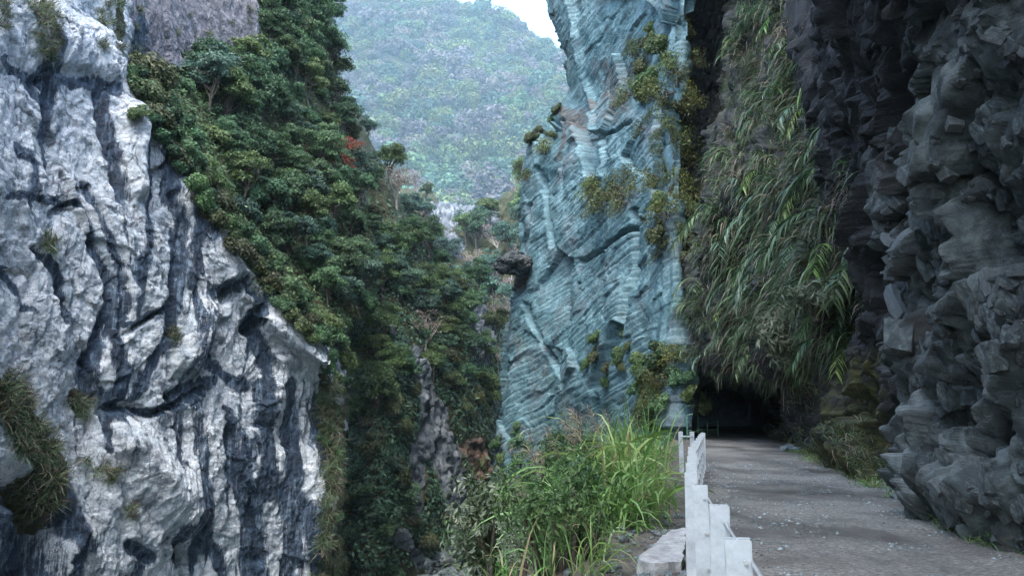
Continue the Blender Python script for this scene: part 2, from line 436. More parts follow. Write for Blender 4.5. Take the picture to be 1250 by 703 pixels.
# ---------------- left: streaked marble cliff, its wooded shelf and the upper cliff
cp_ = [-300, -120, 0, 80, 160, 240, 320, 392, 408, 402, 372]
cd_ = [23, 30, 36, 41, 45, 49, 53, 57, 60, 68, 86]
def row(ys, px=None, dd=None):
    return [at(x, y, d) for x, y, d in zip(px or cp_, ys, dd or cd_)]
edge = [-70, -50, -10, 45, 108, 235, 352, 420, 430, 430, 430]
rows = [row([980] * 11, [-310, -130, -10, 75, 155, 235, 315, 382, 394, 390, 365]),
        row([720] * 11, [-305, -125, -5, 78, 158, 238, 318, 386, 399, 395, 370], [24, 31, 37, 41.5, 45.5, 49.5, 53.5, 57, 60, 68, 86]),
        row([600, 600, 600, 590, 585, 590, 590, 595, 595, 595, 595]),
        row([430, 430, 430, 430, 440, 460, 490, 505, 505, 505, 505], None, [22.5, 29.5, 35.5, 40.5, 44.5, 48.5, 53, 57.5, 60, 68, 86]),
        row([220, 220, 220, 240, 270, 340, 410, 450, 455, 455, 455], None, [22.5, 29.5, 35.7, 40.7, 44.5, 48.5, 52.2, 56, 59, 67, 85]),
        row(edge, None, [23, 30, 36.5, 41.5, 45.3, 48.7, 51.8, 55.4, 58.5, 67, 85]),
        row([-110, -90, -40, 20, 92, 165, 240, 300, 330, 330, 320], [-300, -120, 0, 82, 164, 250, 335, 412, 452, 458, 440], [24, 31, 38, 44, 50, 57, 65, 72, 78, 90, 110]),
        row([-150, -130, -70, -5, 76, 86, 95, 160, 215, 210, 200], [-300, -120, 0, 85, 166, 250, 322, 388, 436, 440, 425], [24.5, 31.5, 38.5, 45, 53, 62, 70, 77, 84, 96, 116]),
        row([-260, -230, -170, -110, -40, -30, -30, 25, 80, 75, 60], [-300, -120, 0, 85, 166, 240, 308, 352, 402, 404, 390], [24.5, 31.5, 38.5, 45, 53.5, 63, 71.5, 81, 90, 102, 122]),
        row([-560, -520, -470, -420, -380, -350, -340, -330, -300, -300, -300], [-300, -120, 0, 85, 166, 240, 306, 350, 392, 396, 380], [25, 33, 41, 48, 57, 67, 76, 88, 98, 112, 135])]
ctl = np.array(rows)
back = []
for X, Y in ((-22.5, -30), (-21.5, 6)):
    c = ctl[:, 0].copy(); c[:, 0] = X; c[:, 1] = Y
    back.append(c)
ctl = np.concatenate([np.stack(back, 1), ctl], 1)
cu = [10, 14, 60] + counts_px(ctl[:, 3:], 1, 1.25)[0:]
cu = [6, 8, 16] + [30, 66, 70, 70, 68, 66, 62, 18, 14, 14]
cv = [12, 84, 115, 135, 112, 80, 56, 50, 10][:len(rows) - 1]
L1 = loft(ctl, cu, cv); toward(L1, (0, 10, 0))
P = L1.P; px, py = L1.px.copy(), L1.py.copy()
face = 1 - soft_poly(px, py, [(150, -900), (150, 100), (240, 232), (320, 348), (400, 415), (430, 430), (900, 430), (900, -900)], 8)   # below the shelf
upper = soft_poly(px, py, [(148, -600), (148, 82), (240, 84), (312, 92), (318, -600)], 6)
wood = np.clip(1 - face - upper, 0, 1)
hx = P[..., 0] * .55 + P[..., 1] * .83
Q = np.stack([hx, P[..., 1] * .3, P[..., 2]], -1)
wp = fbm(P / 6., 3, 5)[..., None] * np.array([1.2, 1.2, 1.2])
disp = 1.0 * fbm(P / 11., 3, 1) + .5 * ridged((Q + wp) * np.array([1 / 3.4, 1 / 8., 1 / 15.]), 3, 2) * face
fa, _ = facet((P + wp * 1.2) * np.array([1 / 3.8, 1 / 3.8, 1 / 9.]), 3, .8, .12)
fb, _ = facet((P + wp * .6) * np.array([1 / 1.1, 1 / 1.1, 1 / 2.4]), 4, .9, .12)
disp += .36 * fa + .14 * fb + .06 * facet((P + wp * .3) * np.array([2.2, 2.2, 1.3]), 14, 1.1, .2, .1)[0] + .15 * fbm(P / .6, 4, 9) + .16 * ridged((P + wp) / np.array([1.3, 1.3, 2.2]), 3, 12)
# overhangs, hollows and bulges
warpx = px + 9 * fbm(P / 3., 3, 31); warpy = py + 9 * fbm(P / 3., 3, 37)
def hollow(pts, wd, depth):
    global disp
    d, _ = poly_dist(warpx, warpy, pts)
    disp = disp - .55 * depth * sstep(wd, wd * .25, d) * face
for pts, wd, dp in [
    ([(40, 100), (75, 92), (110, 96), (142, 108)], 11, .6), ([(55, 100), (62, 150), (58, 230)], 12, .8), ([(125, 115), (130, 175), (142, 240)], 11, .7),
    ([(90, 230), (103, 285), (126, 345), (126, 385), (108, 440)], 10, .7), ([(102, 230), (120, 275), (138, 320), (143, 367), (138, 410)], 9, .6),
    ([(41, 302), (65, 336), (78, 395)], 6, .5), ([(218, 237), (224, 275), (212, 343), (205, 410)], 10, .8),
    ([(268, 362), (307, 344), (330, 367), (308, 400)], 15, 1.9), ([(314, 408), (330, 455)], 14, 1.2), ([(147, 403), (191, 378), (203, 366)], 6, .7),
    ([(121, 480), (122, 543)], 6, .5), ([(131, 498), (180, 507), (193, 501), (242, 477)], 9, 1.0), ([(0, 590), (40, 605), (52, 650), (30, 720)], 34, 3.2),
    ([(207, 657), (215, 680)], 13, 1.1), ([(142, 664), (165, 676)], 12, .8), ([(65, 262), (90, 250)], 8, .9), ([(270, 420), (250, 460), (200, 480)], 8, .8),
    ([(276, 529), (278, 574), (300, 615), (311, 681)], 13, .8), ([(395, 470), (380, 540)], 9, .8)]: hollow(pts, wd, dp)
for pts, wd, dp in [([(20, 40), (110, 60)], 60, .35), ([(150, 540), (215, 620)], 50, 1.2), ([(245, 385), (225, 440)], 26, 1.), ([(160, 140), (165, 230)], 22, .8), ([(345, 440), (330, 500)], 30, .9)]:
    d, _ = poly_dist(px, py, pts); disp += dp * sstep(wd, 0, d)
disp = disp * (face + upper * .8 + wood * .7)
# stains: dark water streaks down the face, plus painted shade in overhangs and the cave
stain_shade = np.zeros(px.shape)
wx2 = px + 7 * fbm(P / 2.2, 4, 41); wy2 = py + 12 * fbm(P / 3., 3, 43)
for pts, w0, w1 in [
    ([(60, 88), (57, 140), (56, 232)], 13, 6), ([(45, 100), (110, 100), (145, 110)], 9, 9), ([(125, 112), (130, 170), (142, 240)], 9, 12),
    ([(90, 228), (95, 260), (103, 285), (113, 315), (126, 345), (128, 380), (118, 420), (105, 450), (110, 480)], 5, 13),
    ([(102, 228), (120, 275), (137, 320), (143, 367), (137, 408), (141, 450), (133, 500)], 7, 13), ([(41, 302), (65, 336), (78, 395)], 4, 6),
    ([(178, 181), (190, 239), (177, 262), (172, 300), (160, 340)], 6, 10), ([(205, 184), (213, 237), (225, 275), (212, 343), (205, 385), (203, 415)], 12, 13),
    ([(232, 195), (240, 235), (246, 271), (233, 325), (225, 350)], 9, 10), ([(262, 230), (258, 290)], 10, 6), ([(268, 362), (307, 346), (328, 367), (307, 397)], 14, 14),
    ([(314, 408), (328, 449), (320, 480)], 14, 10), ([(147, 401), (191, 377), (203, 365)], 5, 5), ([(276, 500), (276, 574), (300, 615), (311, 700)], 9, 20),
    ([(316, 470), (322, 520), (325, 600)], 14, 14), ([(352, 470), (356, 530), (352, 600)], 13, 12), ([(345, 600), (375, 630), (385, 680)], 20, 22), ([(390, 490), (392, 600)], 10, 8),
    ([(121, 478), (122, 545)], 7, 5), ([(131, 498), (180, 505)], 9, 8), ([(193, 503), (242, 477), (260, 470)], 11, 8), ([(142, 664), (165, 676), (150, 710)], 14, 12),
    ([(207, 650), (210, 680)], 12, 10), ([(70, 600), (80, 660), (75, 720)], 16, 14), ([(20, 640), (30, 720)], 45, 50), ([(225, 610), (240, 650), (265, 700)], 12, 10),
    ([(20, 180), (40, 200), (30, 260)], 8, 6), ([(0, 70), (30, 90), (50, 130)], 7, 9), ([(5, 240), (40, 245), (90, 250)], 6, 6), ([(195, 420), (160, 480)], 10, 12),
    ([(250, 430), (265, 460), (300, 470)], 8, 10), ([(12, 330), (30, 350), (40, 380)], 5, 4), ([(40, 20), (60, 60), (45, 90)], 8, 8), ([(165, 20), (160, 90)], 10, 14)]:
    d, tt = poly_dist(wx2, wy2, pts)
    ww = w0 + (w1 - w0) * tt
    stain_shade = np.maximum(stain_shade, sstep(1.45, .15, d / ww))
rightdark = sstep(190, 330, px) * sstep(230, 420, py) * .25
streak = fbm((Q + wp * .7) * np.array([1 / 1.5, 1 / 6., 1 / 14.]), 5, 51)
stain_shade = np.clip(stain_shade * .95 + .7 * sstep(.2, .48, streak + rightdark), 0, 1) * np.clip(face + upper * .8, 0, 1)
warm = np.clip(upper * .95 + .55 * sstep(-40, 40, 60 - np.hypot((px - 165) * .8, py - 520)) * sstep(0, .3, fbm(P / 2., 3, 61)), 0, 1)
moss = np.maximum.reduce([sstep(1.3, .4, poly_dist(wx2, wy2, p)[0] / ww) for p, ww in [
    ([(0, 450), (30, 510), (60, 570), (50, 640)], 16), ([(95, 485), (100, 500)], 9), ([(400, 480), (405, 620), (395, 720)], 10), ([(40, 10), (55, 60)], 9), ([(135, 0), (130, 50)], 8)]])
moss = np.clip(moss + wood * .9, 0, 1)
L1.P = P + L1.N * disp[..., None]; f0 = L1.flip; finish(L1); toward(L1, (0, 10, 0)); L1.flip = f0
o = surf_obj('cliff_left', L1, M['marble'], dict(stain_shade=stain_shade, warm=warm, moss=moss))
o['label'] = 'pale marble cliff streaked with black water stains across the gorge'
L1.wood, L1.upper, L1.face = wood, upper, face
print('L1', P.shape)

# ---------------- left: wooded spurs further up the gorge
def hillside(name, label, rows, cu, cv, rockpolys, amp, seed, warmpolys=()):
    S = loft(np.array(rows), cu, cv); toward(S, (5, 30, 0)); f0 = S.flip
    P = S.P; px, py = S.px, S.py
    wx, wy = px + 10 * fbm(P / 7., 3, seed + 3), py + 10 * fbm(P / 7., 3, seed + 4)
    rock = np.zeros(px.shape)
    for pts, wd in rockpolys: rock = np.maximum(rock, sstep(1.2, .5, poly_dist(wx, wy, pts)[0] / wd))
    wm = np.zeros(px.shape)
    for pts, wd in warmpolys: wm = np.maximum(wm, sstep(1.2, .5, poly_dist(wx, wy, pts)[0] / wd))
    rock = np.maximum(rock, wm)
    fa, _ = facet(P * np.array([1 / 6., 1 / 6., 1 / 10.]), seed, .8, .4); fb, _ = facet(P / np.array([2.2, 2.2, 3.]), seed + 1, .8, .4)
    d = amp * (1.6 * fbm(P / 16., 4, seed + 2) + .9 * fa + .6 * fb * (.3 + rock) + .5 * rock * facet(P / np.array([.9, .9, 1.3]), seed + 6, .9, .3)[0]) + .25 * fbm(P / 1.5, 3, seed + 5)
    S.P = P + S.N * d[..., None]; finish(S); toward(S, (5, 30, 0)); S.flip = f0
    o = surf_obj(name, S, M['hill'], dict(rock=rock, warm=wm)); o['label'] = label
    S.rock = rock
    return S
r = lambda ys, pxs, ds: [at(x, y, d) for x, y, d in zip(pxs, ys, ds)]
L2 = hillside('hillside_near', 'wooded rocky spur behind the marble cliff', [
    r([900] * 8, [380, 425, 455, 490, 525, 565, 600, 640], [82, 84, 86, 92, 98, 104, 110, 130]),
    r([690] * 8, [385, 425, 455, 490, 525, 565, 600, 640], [84, 86, 86, 91, 97, 104, 110, 130]),
    r([590] * 8, [390, 428, 458, 492, 530, 570, 605, 640], [86, 88, 86, 90, 96, 104, 112, 130]),
    r([480] * 8, [395, 432, 468, 500, 540, 578, 610, 645], [90, 90, 88, 92, 99, 107, 116, 135]),
    r([380, 380, 385, 390, 400, 410, 425, 440], [400, 440, 478, 512, 550, 588, 614, 650], [96, 96, 96, 100, 106, 114, 124, 145]),
    r([270, 270, 280, 315, 345, 370, 395, 410], [402, 440, 482, 520, 556, 590, 616, 655], [104, 104, 106, 110, 116, 124, 132, 155]),
    r([150, 180, 262, 305, 338, 365, 392, 405], [400, 446, 498, 530, 562, 595, 620, 660], [116, 116, 118, 120, 126, 134, 142, 170]),
    r([60, 175, 290, 340, 380, 400, 420, 430], [396, 450, 505, 540, 575, 605, 630, 670], [140, 140, 145, 150, 160, 165, 170, 190])],
    [34, 38, 36, 40, 42, 40, 20], [24, 60, 60, 60, 60, 26, 14],
    [([(472, 380), (486, 420), (480, 450)], 12), ([(505, 430), (520, 480), (522, 520)], 15), ([(535, 500), (548, 560), (555, 640)], 22), ([(520, 540), (505, 620)], 12), ([(590, 380), (592, 440)], 14), ([(430, 270), (470, 300)], 8), ([(470, 640), (510, 690)], 9)],
    1.0, 100, [([(578, 545), (592, 580)], 14)])
L3 = hillside('hillside_middle', 'wooded ridge closing the gorge beyond the spur', [
    r([560] * 6, [440, 500, 550, 600, 640, 720], [180, 185, 190, 190, 185, 180]),
    r([430] * 6, [440, 500, 550, 600, 640, 720], [190, 192, 198, 198, 190, 185]),
    r([330] * 6, [440, 500, 550, 600, 640, 720], [205, 208, 212, 210, 202, 195]),
    r([265, 270, 278, 280, 265, 240], [440, 500, 550, 600, 640, 720], [225, 228, 232, 228, 220, 210]),
    r([225, 235, 250, 250, 225, 190], [440, 500, 550, 600, 640, 720], [245, 250, 256, 250, 238, 225]),
    r([235, 245, 260, 260, 235, 200], [440, 500, 550, 600, 640, 720], [290, 295, 300, 295, 280, 260])],
    [24, 30, 30, 26, 24], [20, 40, 36, 24, 8], [([(535, 262), (590, 262)], 20), ([(548, 290), (560, 310)], 10)], 1.6, 140)

# ---------------- the far mountain
Mn = loft(np.array([
    r([520] * 8, [250, 380, 470, 560, 620, 680, 780, 950], [940, 912, 884, 884, 884, 884, 884, 855]),
    r([330] * 8, [250, 380, 470, 560, 620, 680, 780, 950], [1026, 998, 969, 969, 955, 940, 940, 912]),
    r([220] * 8, [250, 380, 470, 560, 620, 680, 780, 950], [1226, 1168, 1140, 1154, 1140, 1112, 1083, 1026]),
    r([110, 110, 105, 110, 115, 120, 130, 140], [250, 380, 470, 560, 620, 680, 780, 950], [1510, 1439, 1396, 1425, 1396, 1340, 1282, 1197]),
    r([0, 0, 5, 62, 88, 112, 130, 140], [250, 380, 470, 560, 620, 680, 780, 950], [1824, 1767, 1710, 1653, 1610, 1553, 1454, 1340]),
    r([-130, -110, -55, 8, 38, 80, 118, 130], [250, 380, 470, 560, 625, 680, 780, 950], [2166, 2109, 2024, 1852, 1767, 1682, 1568, 1425]),
    r([-150, -130, -30, 60, 90, 120, 140, 150], [250, 380, 470, 560, 625, 680, 780, 950], [2850, 2793, 2650, 2451, 2280, 2166, 1995, 1824])]),
    [12, 26, 26, 20, 20, 14, 10], [10, 26, 28, 28, 28, 8])
toward(Mn, (0, 0, 0)); f0 = Mn.flip
Mn.P = Mn.P + Mn.N * (40 * fbm(Mn.P / 310., 4, 200) + 14 * ridged(Mn.P / 125., 3, 201))[..., None]
finish(Mn); toward(Mn, (0, 0, 0)); Mn.flip = f0
surf_obj('mountain', Mn, M['forest_floor'])['label'] = 'hazy forested mountainside closing the valley'

# ---------------- right: blue-grey slab cliff
ledge_l = [(-420, 625), (-150, 640), (0, 653), (60, 666), (108, 680), (150, 655), (200, 644), (260, 640), (330, 637), (380, 622), (440, 614), (510, 611), (570, 605), (640, 598), (760, 585), (980, 570)]
fr = [0, .16, .34, .52, .70, .86, 1.0, 1.06]
rows = []
for y, xe in ledge_l:
    xR = np.interp(y, [-420, 0, 300, 500, 980], [835, 832, 822, 828, 820])
    lean = np.interp(y, [-420, 500, 980], [7, 0, -2])
    cols = [at(xe + 60, y, 120), at(xe + 24, y, 96), at(xe + 4, y, 78 + lean)]
    for f in fr:
        x = xe + (xR - xe) * f
        cols.append(at(x, y, 73 - 25 * f ** .9 + (2.5 if f > 1.03 else 0) + lean + .5 * math.sin(f * 5)))
    rows.append(cols)
ctl = np.array(rows)
R1 = loft(ctl, [6, 10, 8, 40, 46, 46, 44, 40, 34, 20], [10, 50, 50, 44, 44, 42, 52, 58, 44, 50, 56, 50, 50, 50, 14])
toward(R1, (-5, 20, 0)); f0 = R1.flip
P = R1.P; px, py = R1.px, R1.py
T = np.array([.37, -.93]);                        # along the face, to the right
hcoord = P[..., 0] * T[0] + P[..., 1] * T[1] + 55.
wv = fbm(P / 7., 3, 300); wv2 = fbm(P / 2.5, 3, 301)
ang = R(16) + .06 * fbm(P / 12., 2, 299)
s = P[..., 2] * np.cos(ang) - hcoord * np.sin(ang) + .28 * wv + .07 * wv2
def steps(s, th, seed):
    k = np.floor(s / th); f = s / th - k
    kz = k.astype(np.int64); sg = np.floor(hcoord / (th * 9) + 3.1 * hf(kz, kz * 0, kz * 0, seed)).astype(np.int64)
    return hf(kz, sg, kz * 0, seed + 1) * .9 + f * .55 - .9 * sstep(.14, 0, f), f
s1, f1 = steps(s, 1.15, 310); s2, f2 = steps(s + .06 * wv2, .47, 320); s3, f3 = steps(s + .03 * wv2, .19, 330)
fa, _ = facet((P + wv[..., None]) * np.array([1 / 7., 1 / 7., 1 / 9.]), 303, .8, .12)
fb, _ = facet(np.stack([hcoord / 3.2, s / 1.0, P[..., 0] / 3.], -1), 304, .9, .12)
disp = .4 * fbm(P / 10., 3, 305) + .9 * fa + .16 * fb + (.075 * s1 + .05 * s2 + .03 * s3) * sstep(815, 785, px) + .35 * ridged(np.stack([hcoord / 1.6, P[..., 2] / 14, P[..., 2] * 0], -1), 3, 344) * sstep(785, 815, px) + .07 * fbm(P / .8, 4, 306)
wx, wy = px + 5 * fbm(P / 2.5, 3, 307), py + 5 * fbm(P / 2.5, 3, 308)
# recess left of the long fracture, the jutting block under it
wx, wy = px + 2.5 * fbm(P / 2.5, 3, 307), py + 2.5 * fbm(P / 2.5, 3, 308)
pill = soft_poly(wx, wy, [(560, -300), (672, -300), (686, -20), (700, 45), (713, 100), (727, 160), (741, 216), (716, 214), (700, 150), (640, 130), (560, 130)], 2.5)
disp -= 1.5 * pill
d, _ = poly_dist(wx, wy, [(686, -20), (700, 45), (713, 100), (727, 160), (741, 216)]); disp += .5 * sstep(10, 1, d) * (1 - pill)
disp += .3 * soft_poly(wx, wy, [(645, 118), (690, 122), (712, 128), (716, 190), (690, 214), (648, 206)], 6)
disp -= 2.6 * soft_poly(wx, wy, [(652, 142), (676, 134), (680, 160), (668, 176), (650, 168)], 4)
for pts, wd, dp in [([(655, 205), (668, 240), (676, 300)], 5, .7), ([(712, 320), (760, 290), (790, 270)], 4, .9), ([(770, 150), (722, 172)], 4, .8), ([(800, -60), (808, 80), (800, 170), (806, 260)], 4, .5), ([(786, -60), (790, 60), (784, 130)], 3, .5),
                    ([(780, 260), (778, 330), (770, 390)], 6, 1.1), ([(640, 370), (660, 420), (690, 470)], 5, .6), ([(645, 250), (640, 350)], 5, .5), ([(765, 400), (735, 470)], 8, .9)]:
    d, _ = poly_dist(wx, wy, pts); disp -= dp * sstep(wd, wd * .2, d)
disp += .9 * sstep(60, 0, poly_dist(wx, wy, [(760, 380), (720, 470)])[0])
R1.P = P + R1.N * disp[..., None]; finish(R1); toward(R1, (-5, 20, 0)); R1.flip = f0
layer = np.clip(.6 * sstep(.55, .95, f2) * (fbm(P / 3, 3, 340) > .05) + .9 * sstep(.3, .6, fbm(np.stack([hcoord / 5, s / .35, s * 0], -1), 4, 341)), 0, 1)
warm = np.maximum.reduce([.75 * soft_poly(wx, wy, [(660, 118), (735, 120), (726, 150), (692, 160), (684, 200), (674, 196), (680, 150)], 8), .65 * soft_poly(wx, wy, [(716, 70), (790, 60), (780, 150), (730, 170)], 25), .8 * sstep(14, 6, np.hypot(wx - 636, wy - 346)), .3 * pill])
moss = np.maximum.reduce([.25 * soft_poly(wx, wy, [(648, 138), (680, 134), (682, 165), (665, 178), (648, 170)], 5), sstep(18, 6, poly_dist(wx, wy, [(620, 390), (640, 440), (690, 470)])[0]) * .5, sstep(26, 8, poly_dist(wx, wy, [(760, 400), (730, 480)])[0]) * .3, sstep(30, 0, px - 800) * 0 + sstep(560, 640, py) * .6])
o = surf_obj('cliff_slab', R1, M['slab'], dict(layer=layer, warm=warm, moss=moss)); o['label'] = 'blue-grey slab cliff of tilted thin rock beds'
print('R1', P.shape)

# ---------------- right: dark recess over the tunnel mouth
rows = [
    r([-420] * 7, [790, 815, 845, 875, 905, 940, 990], [48, 47, 43, 38, 36, 34, 32]),
    r([-200] * 7, [790, 815, 845, 875, 905, 940, 990], [56, 55, 51, 46, 45, 43, 42]),
    r([-40] * 7, [795, 818, 845, 875, 905, 940, 990], [58, 58, 58, 58, 58, 56, 52]),
    r([120] * 7, [795, 818, 845, 875, 905, 940, 990], [57, 57, 58, 60, 60, 57, 52]),
    r([290] * 7, [800, 820, 845, 875, 905, 940, 990], [55, 55, 55, 57, 57, 54, 50]),
    r([390] * 7, [800, 820, 845, 870, 905, 940, 990], [54, 54, 52, 50, 49, 47, 45]),
    r([440, 440, 440, 436, 438, 440, 440], [800, 820, 845, 868, 905, 940, 990], [54, 54, 51, 46.5, 45, 43.5, 42]),
    r([490, 490, 490, 447, 450, 452, 452], [798, 818, 843, 868, 905, 940, 990], [54, 54, 51.5, 47.5, 47, 46, 45]),
    r([560, 560, 560, 462, 462, 462, 462], [795, 815, 842, 866, 905, 940, 990], [54, 54, 52, 60, 60, 60, 60])]
R3 = loft(np.array(rows), [22, 26, 28, 28, 28, 30], [24, 50, 60, 60, 46, 30, 28, 30]); toward(R3, (5, 20, 0)); f0 = R3.flip
P = R3.P
fa, c1 = facet(P / np.array([2.6, 2.6, 3.2]), 400, .9, .4); fb, c2 = facet(P / np.array([.8, .8, 1.]), 401, .9, .4)
R3.P = P + R3.N * (.5 * fbm(P / 5, 3, 402) + .7 * fa + .22 * fb)[..., None]; finish(R3); toward(R3, (5, 20, 0)); R3.flip = f0
o = surf_obj('cliff_recess', R3, M['dark'], dict(cell=c1 * .3, moss=.25 * sstep(250, 100, R3.py) , wet=.5 * sstep(430, 300, R3.py)), False); o['label'] = 'dark rock recess above the tunnel mouth'  # upper recess darkened through wet: its shade put into the colour

# ---------------- right: buttress that carries the hanging reeds
rows = [
    r([-420] * 8, [930, 935, 950, 980, 1010, 1045, 1085, 1130], [56, 47, 43, 38, 33.5, 28, 24, 21]),
    r([-150] * 8, [915, 918, 936, 968, 1002, 1042, 1084, 1130], [60, 52, 49, 44, 39, 33, 27, 23]),
    r([0] * 8, [900, 902, 920, 952, 990, 1034, 1080, 1128], [60, 51, 47.5, 43, 37.5, 31, 25.5, 21.5]),
    r([110] * 8, [886, 884, 904, 942, 985, 1032, 1080, 1126], [58, 49.5, 45, 40.5, 35, 29, 24, 20.5]),
    r([220] * 8, [866, 862, 886, 930, 980, 1030, 1078, 1124], [56, 48, 43, 38, 32.5, 26.5, 22, 19.5]),
    r([320] * 8, [850, 844, 872, 920, 972, 1026, 1076, 1120], [54, 46.5, 41.5, 36, 30, 24, 20, 18]),
    r([400, 400, 402, 404, 404, 400, 392, 380], [848, 842, 868, 915, 968, 1024, 1074, 1116], [53, 46, 40.5, 34.8, 28.5, 22.6, 18.8, 17.3]),
    r([432, 436, 440, 442, 440, 432, 424, 415], [852, 848, 872, 918, 970, 1026, 1076, 1116], [53, 46.5, 41, 35.3, 29.2, 23.4, 19.5, 17.5]),
    r([440, 444, 448, 450, 450, 446, 440, 435], [875, 874, 898, 944, 995, 1046, 1090, 1120], [54, 49, 45, 40, 33, 26, 21, 18.5])]
R4 = loft(np.array(rows), [8, 16, 30, 36, 36, 36, 34], [20, 40, 40, 40, 40, 34, 18, 16]); toward(R4, (-5, 10, 3)); f0 = R4.flip
P = R4.P
fa, c1 = facet(P / np.array([2., 2., 2.4]), 420, .9, .4); fb, c2 = facet(P / np.array([.7, .7, .8]), 421, .9, .4)
R4.P = P + R4.N * (1.5 * fbm(P / 3.6, 3, 422) + .45 * fa + .18 * fb)[..., None]; finish(R4); toward(R4, (-5, 10, 3)); R4.flip = f0
o = surf_obj('cliff_buttress', R4, M['dark'], dict(cell=c1 * 0, moss=np.full(P.shape[:2], .5), wet=np.full(P.shape[:2], .85)), False); o['label'] = 'rock buttress under the hanging reeds'  # darkened through wet: shade of the gaps between reeds put into colour

# ---------------- right: dark broken rock wall along the road
st = [56, 50, 44, 37, 30, 24, 19, 15.5, 13, 11, 9.3, 8, 6.8, 5, 1, -8, -26]
zz = [-1.2, 0, .8, 1.8, 3., 4.4, 6., 8., 10.5, 14, 19, 27, 40]
off_far = [-.1, 0, .25, .35, .5, .7, .8, .9, 1., 1.2, 1.4, 1.8, 2.4]        # undercut beside the tunnel, roofed far above
off_mid = [-.2, 0, .1, .2, .3, .3, .2, .1, -.3, -1.2, -2.6, -4.2, -4.5]
off_near = [-.35, -.1, .1, .3, .35, .2, .0, -.35, -1.0, -2.2, -4.2, -5.5, -5]
ctl = []
for k, z in enumerate(zz):
    line = []
    for d in st:
        a = np.interp(d, [-26, 9, 15, 21, 60], [2, 2, 1, 0, 0])
        of = off_far[k] * max(0, 1 - a) + off_mid[k] * (1 - abs(a - 1)) + off_near[k] * max(0, a - 1)
        line.append((xr(d) + .25 + of * .97, d - of * .24, z))
    ctl.append(line)
R2 = loft(np.array(ctl), [8, 12, 24, 56, 90, 110, 110, 105, 95, 95, 85, 80, 50, 12, 8, 8], [8, 20, 26, 32, 38, 42, 46, 48, 42, 22, 8, 6]); toward(R2, (0, 10, 3)); f0 = R2.flip
P = R2.P; px, py = R2.px, R2.py
w1 = np.stack([fbm(P / 2.2, 3, 440), fbm(P / 2.2, 3, 441), fbm(P / 2.2, 3, 442)], -1)
rotm = np.array(Matrix.Rotation(R(38), 3, Vector((.9, -.2, .3)).normalized()))
aa = R(60); rotm = np.array([[1, 0, 0], [0, -math.cos(aa), math.sin(aa)], [0, math.sin(aa), math.cos(aa)]]); Pr = (P + w1 * .22) @ rotm.T
f1, c1 = facet(Pr / np.array([1.7, 2.2, 1.4]), 430, 1.2, .16, .06)
f2, c2 = facet(Pr / np.array([.7, .85, .55]), 431, 1.3, .2, .08)
f3, c3 = facet(Pr / np.array([.27, .34, .2]), 432, 1.3, .25, .12)
near = sstep(26, 10, P[..., 1])
disp = .7 * fbm(P / 4.5, 3, 443) + .5 * f1 + .24 * f2 + .11 * f3
# buttresses and gullies running down the wall
disp += .5 * ridged(np.stack([P[..., 1] / 3.2 + P[..., 2] * .12, P[..., 2] / 9, P[..., 0] * 0], -1), 2, 444)
disp *= sstep(-.6, .6, P[..., 2]) * .75 + .25
for _ in range(1):
    q = np.pad(disp, 1, 'edge'); disp = (q[:-2, 1:-1] + q[2:, 1:-1] + q[1:-1, :-2] + q[1:-1, 2:] + 2 * disp) / 6
R2.P = P + R2.N * disp[..., None]; finish(R2); toward(R2, (0, 10, 3)); R2.flip = f0
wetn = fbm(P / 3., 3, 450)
shade_wet = np.clip(sstep(4.5, 9, P[..., 2] + 2 * wetn) * .55 + .8 * sstep(.12, .4, wetn) + .5 * sstep(14, 22, P[..., 1]) + .8 * sstep(13, 15.5, P[..., 1] + wetn) + .95 * sstep(11.5, 14.5, P[..., 1] + wetn) * sstep(3.8, 6.5, P[..., 2] + wetn), 0, 1)  # damp patches, plus shade under overhang and lip painted into the rock
mossr = np.clip(.7 * sstep(13, 17, P[..., 1] + 2 * wetn) * sstep(3.8, 2.5, P[..., 2]) * (.55 + .45 * sstep(30, 18, P[..., 1])) + .4 * sstep(.5, .1, P[..., 2]), 0, 1)
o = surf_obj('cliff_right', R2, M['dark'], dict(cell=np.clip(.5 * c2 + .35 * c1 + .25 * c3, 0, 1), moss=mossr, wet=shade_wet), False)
o['label'] = 'dark broken rock wall leaning over the road'
print('R2', P.shape)

# ---------------- tunnel bore
ds = np.linspace(44, 83, 26); th = np.linspace(0, 1, 22)
V = []
for d in ds:
    x0, x1 = xl(d) - .5, xr(d) + .5; c, hw = (x0 + x1) / 2, (x1 - x0) / 2
    prof = [(x0, -.6), (x0 - .1, .9)] + [(c - hw * math.cos(a), 1.8 + 1.9 * math.sin(a)) for a in np.linspace(.1, math.pi - .1, 18)] + [(x1 + .1, .9), (x1, -.6)]
    V.append([(x, d, z) for x, z in prof])
TB = Surf(); TB.P = np.array(V, float); finish(TB); toward(TB, (14, 60, 1.5)); f0 = TB.flip
TB.P = TB.P + TB.N * (.35 * facet(TB.P / 1.3, 460, .9, .3)[0])[..., None]
end = TB.P[-1]; flat_ = end.copy(); flat_[:, 2] = -.7; TB.P = np.concatenate([TB.P, flat_[None]], 0)
TB.flip = f0
surf_obj('tunnel', TB, M['dark'], dict(cell=np.zeros(TB.P.shape[:2]), moss=np.zeros(TB.P.shape[:2]), wet=np.full(TB.P.shape[:2], .8)), False)['label'] = 'unlit rock tunnel that the road runs into'

